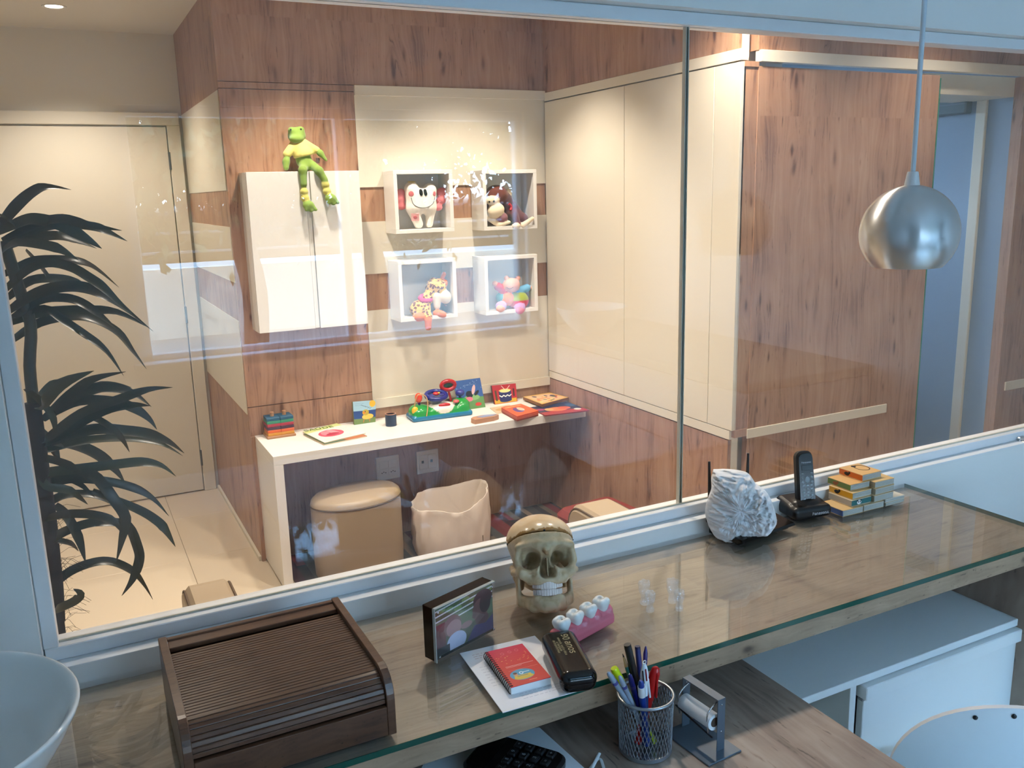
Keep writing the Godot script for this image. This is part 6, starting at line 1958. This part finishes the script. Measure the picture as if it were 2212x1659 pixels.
func make_books() -> void:
	# small chunky board books, spines to the left, page edges to the front
	var spec := [
		[1.631, 0.850, -1.458, 0.0165, Color(0.80, 0.66, 0.45), Color(0.35, 0.42, 0.58), "small board book with a blue spine at the foot of the pile beside the phone"],
		[1.667, 0.8668, -1.467, 0.0165, Color(0.84, 0.76, 0.62), Color(0.66, 0.62, 0.56), "small board book with a panda on a teal strip in the pile beside the phone"],
		[1.672, 0.8836, -1.471, 0.0168, Color(0.84, 0.70, 0.48), Color(0.83, 0.58, 0.10), "small board book with a rabbit on its yellow spine in the pile beside the phone"],
		[1.679, 0.9007, -1.483, 0.0165, Color(0.84, 0.66, 0.42), Color(0.40, 0.48, 0.24), "small board book with a green spine in the pile beside the phone"],
		[1.722, 0.9175, -1.487, 0.0168, Color(0.84, 0.67, 0.44), Color(0.78, 0.38, 0.10), "small board book with an orange spine and a bird outline, topmost of its pile"],
		[1.704, 0.850, -1.4585, 0.0165, Color(0.80, 0.70, 0.54), Color(0.62, 0.60, 0.52), "small board book at the foot of the second pile, page edges showing"],
		[1.741, 0.8668, -1.462, 0.0168, Color(0.80, 0.70, 0.54), Color(0.58, 0.55, 0.46), "second small board book from the foot of the second pile"],
		[1.7445, 0.8839, -1.464, 0.0168, Color(0.80, 0.70, 0.54), Color(0.56, 0.52, 0.44), "third small board book from the foot of the second pile"],
		[1.7455, 0.901, -1.466, 0.0165, Color(0.82, 0.68, 0.46), Color(0.60, 0.52, 0.40), "small board book with a tan cover, topmost of the second pile"],
		[1.778, 0.850, -1.458, 0.009, Color(0.78, 0.72, 0.62), Color(0.60, 0.58, 0.52), "thin board book at the foot of the lowest pile"],
		[1.779, 0.8592, -1.459, 0.009, Color(0.82, 0.80, 0.74), Color(0.62, 0.60, 0.55), "thin pale board book with a dark picture on top of the lowest pile"]]
	var pages := mat("page_edges", Color(0.70, 0.70, 0.67), 0.8)
	var ink := mat("ink_black", Color(0.06, 0.05, 0.05), 0.5)
	for i in spec.size():
		var s: Array = spec[i]
		var w := 0.069
		var d := 0.074
		var t: float = s[3]
		var o := thing("board_book", s[6], "book", Vector3(s[0] + w / 2, s[1], s[2] - d / 2), "small board books by the phone", Basis(Vector3.UP, 0.012 * ((i * 7) % 5 - 2)))
		var cov := mat("book_cover_%d" % i, s[4], 0.45)
		var spine := mat("book_spine_%d" % i, s[5], 0.45)
		put(boxmesh(Vector3(w, 0.0014, d), 0.0004), "front_cover", cov, o, Vector3(0, t - 0.0007, 0))
		put(boxmesh(Vector3(w, 0.0014, d), 0.0004), "back_cover", cov, o, Vector3(0, 0.0007, 0))
		put(boxmesh(Vector3(0.0016, t - 0.0028, d), 0.0004), "spine", spine, o, Vector3(-w / 2 + 0.0008, t / 2, 0))
		var leaves := 4 if t > 0.012 else 2
		for k in leaves:
			var lt := (t - 0.0028) / leaves
			put(boxmesh(Vector3(w - 0.003, lt - 0.0003, d - 0.0015), 0.0003), "page", pages, o, Vector3(0.0006, 0.0014 + lt * (k + 0.5), 0.0005))
		if i == 4:
			var ring := []
			for a in 25:
				var an := TAU * a / 24.0
				ring.append(Vector3(0.012 + cos(an) * 0.017, t + 0.0003, -0.006 + sin(an) * 0.021))
			put(Shape.new().tube(ring, 0.0013, 5, false, 0.3).mesh(), "bird_outline", ink, o)
			put(Shape.new().ball(Vector3(0.002, t + 0.0004, -0.024), Vector3(0.006, 0.0006, 0.007)).mesh(), "bird_head", ink, o)
		if i == 1:
			put(boxmesh(Vector3(w - 0.002, 0.0125, 0.0006)), "teal_strip", mat("teal_print", Color(0.16, 0.42, 0.42), 0.5), o, Vector3(0.001, t / 2, d / 2 - 0.0001))
			put(Shape.new().ball(Vector3(-0.008, t / 2, d / 2 + 0.0004), Vector3(0.0075, 0.0058, 0.0006)).mesh(), "panda_face", M.paper, o)
			for e in [-1, 1]:
				put(Shape.new().ball(Vector3(-0.008 + e * 0.003, t / 2 + 0.001, d / 2 + 0.0011), Vector3(0.0016, 0.002, 0.0004)).mesh(), "panda_eye", ink, o)
				put(Shape.new().ball(Vector3(-0.008 + e * 0.006, t / 2 + 0.0045, d / 2 + 0.0008), Vector3(0.002, 0.002, 0.0005)).mesh(), "panda_ear", ink, o)
		if i == 2 or i == 4 or i == 3:
			var tone: Material = ink if i != 3 else mat("fox_print", Color(0.55, 0.33, 0.16), 0.6)
			put(Shape.new().ball(Vector3(-w / 2 - 0.0001, t / 2 - 0.001, -0.012), Vector3(0.0006, 0.0048, 0.008)).mesh(), "animal_print", tone, o)
			put(Shape.new().ball(Vector3(-w / 2 - 0.0001, t / 2 + 0.003, -0.004), Vector3(0.0006, 0.0036, 0.0034)).mesh(), "animal_print", tone, o)
		if i == 10:
			put(Shape.new().ball(Vector3(-0.012, t, 0.0), Vector3(0.016, 0.0006, 0.012)).mesh(), "dark_picture", ink, o)

func make_desk_small_things() -> void:
	# pen cup of steel mesh
	var base := ph(1385, 1640, DESK)
	var cx := base.x + 0.022
	var cz := base.z - 0.0195
	var o := thing("mesh_pen_cup", "round silver metal mesh cup full of pens on the low desk", "pen cup", Vector3(cx, DESK, cz))
	var R := 0.0455
	var H := 0.102
	var wire := mat("mesh_wire", Color(0.62, 0.64, 0.66), 0.35, 0.9)
	var net := Shape.new()
	var n := 44
	var turns := 0.62
	for s in [-1.0, 1.0]:
		for i in n:
			var path := []
			for k in 13:
				var t := k / 12.0
				var a: float = TAU * i / n + s * turns * t * 1.05
				path.append(Vector3(cos(a) * (R - 0.002 * (1 - t)), 0.007 + t * (H - 0.012), sin(a) * (R - 0.002 * (1 - t))))
			net.tube(path, 0.00075, 4, false)
	put(net.mesh(), "mesh_wall", wire, o).set_meta("kind", "stuff")
	var band := func(y: float, r: float) -> Array:
		var ring := []
		for i in 49:
			var a := TAU * i / 48
			ring.append(Vector3(cos(a) * r, y, sin(a) * r))
		return ring
	put(Shape.new().tube(band.call(H, R), 0.0028, 8, false).mesh(), "rim", wire, o)
	put(Shape.new().lathe([Vector2(0, 0.001), Vector2(R - 0.004, 0.0), Vector2(R - 0.001, 0.003), Vector2(R - 0.0015, 0.009), Vector2(R - 0.004, 0.009), Vector2(R - 0.004, 0.004), Vector2(0, 0.004)], Vector3.ZERO, Basis.IDENTITY, 48).mesh(), "base", wire, o)
	# pens: tip pixel at the top, how far they lean inside the cup
	var pens := [
		[1313, 1452, 0.0048, Color(0.52, 0.58, 0.64), "translucent grey ballpoint pen leaning left in the mesh cup", 0.45],
		[1326, 1443, 0.0065, Color(0.80, 0.86, 0.05), "yellow highlighter standing in the mesh cup", 0.3],
		[1338, 1460, 0.0042, Color(0.58, 0.62, 0.68), "clear ballpoint pen with a blue cap in the mesh cup", 0.3],
		[1345, 1412, 0.0036, Color(0.10, 0.42, 0.42), "sharpened teal pencil standing in the mesh cup", 0.2],
		[1355, 1392, 0.0062, Color(0.06, 0.09, 0.11), "tall black pencil standing in the mesh cup", 0.15],
		[1360, 1456, 0.0046, Color(0.06, 0.10, 0.42), "blue ballpoint pen in the mesh cup beside the black pencil", 0.3],
		[1377, 1396, 0.0048, Color(0.16, 0.17, 0.40), "dark blue pencil standing in the mesh cup", 0.1],
		[1385, 1442, 0.0046, Color(0.72, 0.60, 0.42), "short natural wood pencil in the mesh cup", 0.1],
		[1395, 1396, 0.0034, Color(0.72, 0.36, 0.12), "orange ballpoint pen with a violet tip in the mesh cup", -0.1],
		[1392, 1434, 0.0066, Color(0.86, 0.88, 0.90), "fat white four-colour ballpoint pen in the mesh cup", 0.0],
		[1384, 1470, 0.0056, Color(0.10, 0.22, 0.52), "blue and white ballpoint pen at the front of the mesh cup", 0.0],
		[1418, 1440, 0.0085, Color(0.72, 0.03, 0.04), "thick red marker pen with a rounded cap in the mesh cup", -0.35]]
	for i in pens.size():
		var p: Array = pens[i]
		var tip := pz(p[0], p[1], cz + [0.012, -0.012, 0.018, -0.018, -0.012, 0.004, -0.022, 0.0, -0.026, 0.018, 0.032, 0.0][i])
		var foot := Vector3(cx + (p[0] - 1382) * -0.00018, DESK + 0.012, cz + 0.006 * sin(i * 2.1))
		foot.x += p[5] * 0.01
		var top := thing("pen", p[4], "pen", foot, "pens in the mesh cup")
		var v := tip - foot
		var u := v.normalized()
		var r: float = p[2]
		var m := mat("pen_%d" % i, p[3], 0.3)
		var L := v.length()
		match i:
			1:
				put(Shape.new().tube([u * 0.0, u * (L - 0.03)], 0.006, 12).mesh(), "barrel", mat("highlighter_body", Color(0.62, 0.68, 0.10), 0.3), top)
				put(Shape.new().tube([u * (L - 0.03), u * (L - 0.003), u * L], [0.0068, 0.0066, 0.0055], 12).mesh(), "cap", m, top)
			3, 7:
				put(Shape.new().tube([Vector3.ZERO, u * (L - 0.024)], r, 6).mesh(), "barrel", m, top)
				put(Shape.new().tube([u * (L - 0.024), u * (L - 0.006)], [r, r * 0.4], 10).mesh(), "sharpened_wood", mat("pencil_wood", Color(0.70, 0.55, 0.38), 0.6), top)
				put(Shape.new().tube([u * (L - 0.006), u * L], [r * 0.4, 0.0004], 8).mesh(), "lead", M.black_plastic, top)
			4, 6:
				put(Shape.new().tube([Vector3.ZERO, u * (L - 0.004)], r, 6).mesh(), "barrel", m, top)
				put(Shape.new().tube([u * (L - 0.004), u * L], r * 0.96, 12).mesh(), "end_cap", mat("pen_end_%d" % i, p[3].darkened(0.35), 0.5), top)
			8:
				put(Shape.new().tube([Vector3.ZERO, u * (L - 0.03)], r, 8).mesh(), "barrel", m, top)
				put(Shape.new().tube([u * (L - 0.03), u * (L - 0.012), u * L], [r * 1.1, r * 1.2, 0.0012], 10).mesh(), "violet_tip", mat("violet_plastic", Color(0.22, 0.14, 0.42), 0.3), top)
			9:
				put(Shape.new().tube([Vector3.ZERO, u * (L - 0.06)], r * 0.95, 14).mesh(), "lower_barrel", mat("bic_blue", Color(0.10, 0.25, 0.45), 0.3), top)
				put(Shape.new().tube([u * (L - 0.06), u * (L - 0.02), u * (L - 0.006), u * L], [r, r * 1.02, r * 0.7, r * 0.4], 14).mesh(), "upper_barrel", m, top)
				put(boxmesh(Vector3(0.0022, 0.022, 0.002), 0.0006), "red_slider", mat("slider_red", Color(0.55, 0.05, 0.08), 0.3), top, u * (L - 0.018) + Vector3(-0.001, 0, r), Basis(Vector3.BACK, 0.12))
				put(boxmesh(Vector3(0.0022, 0.024, 0.002), 0.0006), "black_slider", M.black_plastic, top, u * (L - 0.022) + Vector3(-0.0055, 0, r * 0.7), Basis(Vector3.BACK, 0.12))
				put(boxmesh(Vector3(0.003, 0.036, 0.0016), 0.0005), "clip", M.white_plastic, top, u * (L - 0.045) + Vector3(0.004, 0, r + 0.001), Basis(Vector3.BACK, 0.12))
				var loop := []
				for a in 13:
					var an := TAU * a / 12.0
					loop.append(u * (L + 0.003) + Vector3(cos(an), sin(an), 0) * 0.003)
				put(Shape.new().tube(loop, 0.0009, 6, false).mesh(), "cord_loop", M.white_plastic, top)
			10:
				put(Shape.new().tube([Vector3.ZERO, u * (L - 0.034)], r, 12).mesh(), "barrel", m, top)
				put(Shape.new().tube([u * (L - 0.034), u * (L - 0.013)], r * 1.08, 12).mesh(), "white_grip", M.white_plastic, top)
				put(Shape.new().tube([u * (L - 0.013), u * (L - 0.004), u * L], [r * 0.9, r * 0.85, r * 0.4], 12).mesh(), "push_button", m, top)
			11:
				put(Shape.new().tube([Vector3.ZERO, u * (L - 0.058)], r * 0.85, 12).mesh(), "barrel", m, top)
				put(Shape.new().tube([u * (L - 0.058), u * (L - 0.012), u * (L - 0.003), u * L], [r * 0.95, r, r * 0.75, r * 0.3], 14).mesh(), "cap", m, top)
				put(boxmesh(Vector3(0.004, 0.044, 0.003), 0.001), "clip", m, top, u * (L - 0.03) + Vector3(0.002, 0, r + 0.001), Basis(Vector3.BACK, -0.05))
			_:
				put(Shape.new().tube([Vector3.ZERO, u * (L - 0.014), u * (L - 0.003), u * L], [r, r, r * 0.7, r * 0.3], 12).mesh(), "barrel", m, top)
				put(Shape.new().tube([u * (L - 0.03), u * (L - 0.024)], r * 1.08, 12).mesh(), "ring", mat("pen_ring", Color(0.25, 0.25, 0.5), 0.3), top)
	# paper roll stand
	var f0 := ph(1532, 1656, DESK)
	var f1 := ph(1599, 1624, DESK)
	var bx := (f1 - f0)
	bx.y = 0
	bx = bx.normalized()
	var bs := Basis(bx, Vector3.UP, bx.cross(Vector3.UP))
	var q := thing("paper_roll_stand", "grey metal desk stand holding a narrow white paper roll", "roll stand", (f0 + f1) / 2 + bs * Vector3(0, 0, -0.055), "", bs)
	var gm := mat("stand_grey", Color(0.36, 0.40, 0.44), 0.45, 0.3)
	put(boxmesh(Vector3(0.074, 0.003, 0.112), 0.0008), "base_plate", gm, q, Vector3(0, 0.0016, 0))
	var px := 0.008
	for z in [-0.048, 0.036]:
		put(boxmesh(Vector3(0.017, 0.094, 0.0018), 0.0004), "upright", gm, q, Vector3(px, 0.05, z))
		for y in [0.087, 0.038]:
			put(Shape.new().ball(Vector3(px, y, z + 0.0012), Vector3(0.0016, 0.0016, 0.0008), Basis.IDENTITY, 10, 6).mesh(), "rivet", M.steel, q)
	put(boxmesh(Vector3(0.017, 0.0018, 0.0858), 0.0004), "top_bar", gm, q, Vector3(px, 0.0966, -0.006))
	var rl := put(Shape.new().lathe([Vector2(0.0085, -0.037), Vector2(0.0145, -0.037), Vector2(0.0145, 0.037), Vector2(0.0085, 0.037), Vector2(0.0085, -0.037)], Vector3.ZERO, Basis(Vector3.RIGHT, PI / 2), 32).mesh(), "paper_roll", M.paper, q, Vector3(px - 0.009, 0.055, -0.006))
	put(Shape.new().lathe([Vector2(0.0, -0.0372), Vector2(0.0086, -0.0372), Vector2(0.0086, 0.0372), Vector2(0.0, 0.0372)], Vector3.ZERO, Basis(Vector3.RIGHT, PI / 2), 20).mesh(), "roll_core", mat("core_brown", Color(0.30, 0.22, 0.17), 0.8), rl)
	put(Shape.new().tube([Vector3(px - 0.022, 0.049, -0.05), Vector3(px - 0.019, 0.033, 0.036)], 0.0016, 8).mesh(), "tear_bar", M.black_plastic, q)
	for z in [-0.043, 0.026]:
		put(Shape.new().tube(curve([Vector3(px, 0.087, z), Vector3(px - 0.015, 0.078, z), Vector3(px - 0.022, 0.066, z), Vector3(px - 0.019, 0.036, z)], 4), 0.0014, 8).mesh(), "wire_arm", M.steel, q)
	# calculator on papers
	card("loose_papers", "bluish white papers lying under the black calculator", "paper", [[860, 1760], [1330, 1720], [1165, 1571], [940, 1600]], DESK, 0.0012, M.paper, M.paper)
	var k0 := ph(1030, 1632, DESK + 0.014)
	var k1 := ph(1128, 1598, DESK + 0.016)
	var kd := (k1 - k0)
	kd.y = 0
	var calc := thing("calculator", "large black desk calculator lying on papers on the low desk", "calculator", Vector3(0.556, DESK + 0.0014, -1.135), "", Basis(Vector3.UP, 0.62))
	put(Shape.new().extrude(rounded(0.105, 0.15, 0.022), 0.02, Transform3D(Basis(Vector3.RIGHT, -PI / 2), Vector3(0, 0.011, 0)), 0.005).mesh(), "case", M.black_plastic, calc)
	put(boxmesh(Vector3(0.084, 0.002, 0.034), 0.0008), "display", M.black_gloss, calc, Vector3(0, 0.0215, -0.05))
	var keym := mat("calc_key", Color(0.055, 0.055, 0.06), 0.5)
	var signs := ["7", "8", "9", "÷", "4", "5", "6", "×", "1", "2", "3", "−", "0", ".", "=", "+"]
	for i in 16:
		var kx := -0.033 + 0.022 * (i % 4)
		var kz := -0.008 + 0.0195 * (i / 4)
		var kk := put(boxmesh(Vector3(0.017, 0.006, 0.0145), 0.002), "key", keym, calc, Vector3(kx, 0.0235, kz))
		lettering(kk, signs[i], 14, 0.00062, M.grey_print, Vector3(0, 0.0032, 0), Basis(Vector3.RIGHT, -PI / 2))
	# white cord end
	var cd := thing("white_strap", "short end of a flat white cord loop on the low desk", "cord", ph(1290, 1640, DESK))
	var pth := []
	for w in [[1262, 1690], [1270, 1668], [1288, 1643], [1297, 1640], [1303, 1655], [1308, 1675], [1312, 1700]]:
		pth.append(ph(w[0], w[1], DESK + 0.004) - cd.position)
	put(Shape.new().tube(curve(pth, 4), 0.0026, 8, true, 0.5).mesh(), "loop", M.white_plastic, cd)
	put(Shape.new().tube([ph(1276, 1665, DESK + 0.006) - cd.position, ph(1295, 1627, DESK + 0.012) - cd.position], 0.003, 8, true, 0.5).mesh(), "free_end", M.white_plastic, cd)

func make_keys() -> void:
	var p := pz(2196, 955, -1.586)
	var o := thing("sash_lock", "small steel window lock with a bunch of keys on the window rail", "lock", p)
	put(boxmesh(Vector3(0.03, 0.03, 0.012), 0.002), "lock_body", M.steel, o, Vector3(0.012, 0.002, 0.006))
	put(Shape.new().lathe([Vector2(0, 0), Vector2(0.008, 0), Vector2(0.008, 0.012), Vector2(0, 0.012)], Vector3(0.006, 0, 0.012), Basis(Vector3.RIGHT, PI / 2), 18).mesh(), "cylinder", M.steel, o)
	var k := thing("key_bunch", "two small keys hanging on a ring from the window lock", "keys", p + Vector3(0.0, -0.02, 0.022))
	var ring := []
	for i in 17:
		var t := TAU * i / 16.0
		ring.append(Vector3(cos(t) * 0.009, sin(t) * 0.009, 0.002))
	put(Shape.new().tube(ring, 0.0008, 6, false).mesh(), "ring", M.steel, k)
	for i in 2:
		var b := Basis(Vector3.BACK, -0.2 + 0.5 * i)
		var kk := put(Shape.new().extrude(rounded(0.016, 0.018, 0.007), 0.0018, Transform3D.IDENTITY).mesh(), "key_bow", mat("key_brass", Color(0.42, 0.40, 0.36), 0.4, 0.8), k, Vector3(0.002 * i, -0.014, 0.001 + 0.003 * i), b)
		put(boxmesh(Vector3(0.005, 0.024, 0.0016)), "key_blade", M.key_brass, kk, Vector3(0, -0.02, 0))

# ---------------------------------------------------------------- the rest of the reception, seen in the glass
func make_reception_rest() -> void:
	var c := thing("basin_counter", "white drawer unit with a wood top and basin along the reception's side wall", "counter", Vector3(2.82, 0, 0.45))
	put(boxmesh(Vector3(0.74, 0.04, 1.9), 0.001), "worktop", M.counter_wood, c, Vector3(0, 0.83, 0.0))
	put(boxmesh(Vector3(0.68, 0.66, 1.86)), "carcass", M.white_lacquer, c, Vector3(0.03, 0.47, 0))
	for i in 4:
		for r in 2:
			put(boxmesh(Vector3(0.018, 0.31, 0.45), 0.001), "drawer_front", M.white_lacquer, c, Vector3(-0.32, 0.31 + 0.325 * r, -0.69 + 0.46 * i))
	basin("white vessel basin on the side counter, seen only as a reflection", Vector3(2.64, TOP, 1.0))
	basin("large white vessel basin at the left end of the glass-topped counter", Vector3(-0.252, TOP, -1.232))
	chair(Vector3(1.463, 0, -0.925), 2.4, "white plastic shell chair at the low desk with two dark screws in its back", M.white_plastic)
	# street side
	var gr := structure("ground", "pale pavement outside the street window")
	plain(gr, "pavement", Vector3(-14, -0.3, ROOMBACK + 0.2), Vector3(16, -0.1, 24), mat("pavement", Color(0.50, 0.49, 0.47), 0.9))
	var wl := thing("garden_wall", "low rendered wall with a railing across the street", "wall", Vector3(1, -0.1, 9))
	put(boxmesh(Vector3(22, 0.9, 0.2)), "render", mat("render", Color(0.75, 0.74, 0.70), 0.9), wl, Vector3(0, 0.45, 0))
	for i in 3:
		put(boxmesh(Vector3(22, 0.03, 0.03)), "rail", M.grey_metal, wl, Vector3(0, 1.1 + 0.25 * i, 0))
	var ev := structure("added_sun_blocker", "unseen overhang added to keep the sun out of the passage")
	plain(ev, "overhang", Vector3(1.5, CEIL + 0.02, -7.2), Vector3(5.2, CEIL + 0.1, -5.2), M.white_paint)  # unseen slab, added to keep direct sun off the passage end opening
	var trees := [[-0.4, 5.2, "leafy street tree with a forked trunk at the far left of the pavement"], [3.3, 7.0, "leafy street tree close to the railing wall"], [5.0, 5.0, "leafy street tree at the far right of the pavement"], [1.7, 6.2, "leafy street tree in the middle of the pavement"]]
	for i in trees.size():
		tree(Vector3(trees[i][0], -0.1, trees[i][1]), 40 + i, trees[i][2])

func tree(at: Vector3, seed_: int, label: String) -> void:
	var g := RandomNumberGenerator.new()
	g.seed = seed_
	var o := thing("street_tree", label, "tree", at, "street trees")
	var bark: Material = M.bark
	put(Shape.new().tube(curve([Vector3.ZERO, Vector3(0.05, 0.8, 0), Vector3(-0.05, 1.6, 0.05), Vector3(0.1, 2.4, 0)], 4), 0.13, 10).mesh(), "trunk", bark, o)
	var tips := []
	for i in 9:
		var a := TAU * i / 9.0 + g.randf()
		var s := Vector3(0.05, 1.3 + 0.12 * i, 0)
		var e := s + Vector3(cos(a) * g.randf_range(0.8, 1.7), g.randf_range(0.5, 1.5), sin(a) * g.randf_range(0.8, 1.4))
		var mid := (s + e) / 2 + Vector3(0, g.randf_range(-0.1, 0.25), 0)
		put(Shape.new().tube(curve([s, mid, e], 4), 0.045, 7).mesh(), "branch", bark, o)
		tips.append(mid)
		tips.append(e)
	var leaf := Shape.new()
	leaf.tri(Vector3(-0.035, 0, 0), Vector3(0.035, 0, 0), Vector3(0, 0.012, 0.11))
	leaf.tri(Vector3(0.035, 0, 0), Vector3(-0.035, 0, 0), Vector3(0, 0.012, -0.05))
	var mm := MultiMesh.new()
	mm.transform_format = MultiMesh.TRANSFORM_3D
	mm.mesh = leaf.mesh()
	mm.instance_count = 9000
	for i in 9000:
		var c: Vector3 = tips[i % tips.size()]
		var p := c + Vector3(g.randfn(0, 0.34), g.randfn(0, 0.28), g.randfn(0, 0.34))
		var b := Basis.from_euler(Vector3(g.randf() * TAU, g.randf() * TAU, g.randf() * TAU))
		mm.set_instance_transform(i, Transform3D(b, p))
	var fo := MultiMeshInstance3D.new()
	fo.name = "foliage"
	fo.multimesh = mm
	fo.material_override = mat("street_leaf", Color(0.16, 0.24, 0.09), 0.6)
	fo.set_meta("kind", "stuff")
	o.add_child(fo)

func _ready() -> void:
	make_camera_and_light()
	make_materials()
	make_rooms()
	make_window()
	make_lamps()
	make_cabinets()
	make_niches()
	make_desk()
	make_floor_furniture()
	make_plant()
	make_counter()
	make_pendant()
	make_reception_rest()
	make_plush()
	make_desk_things()
	make_roll_box()
	make_photo_frame()
	make_paper_and_notebook()
	make_skull()
	make_gum_model()
	make_clear_teeth()
	make_router()
	make_phone()
	make_books()
	make_desk_small_things()
	make_keys()
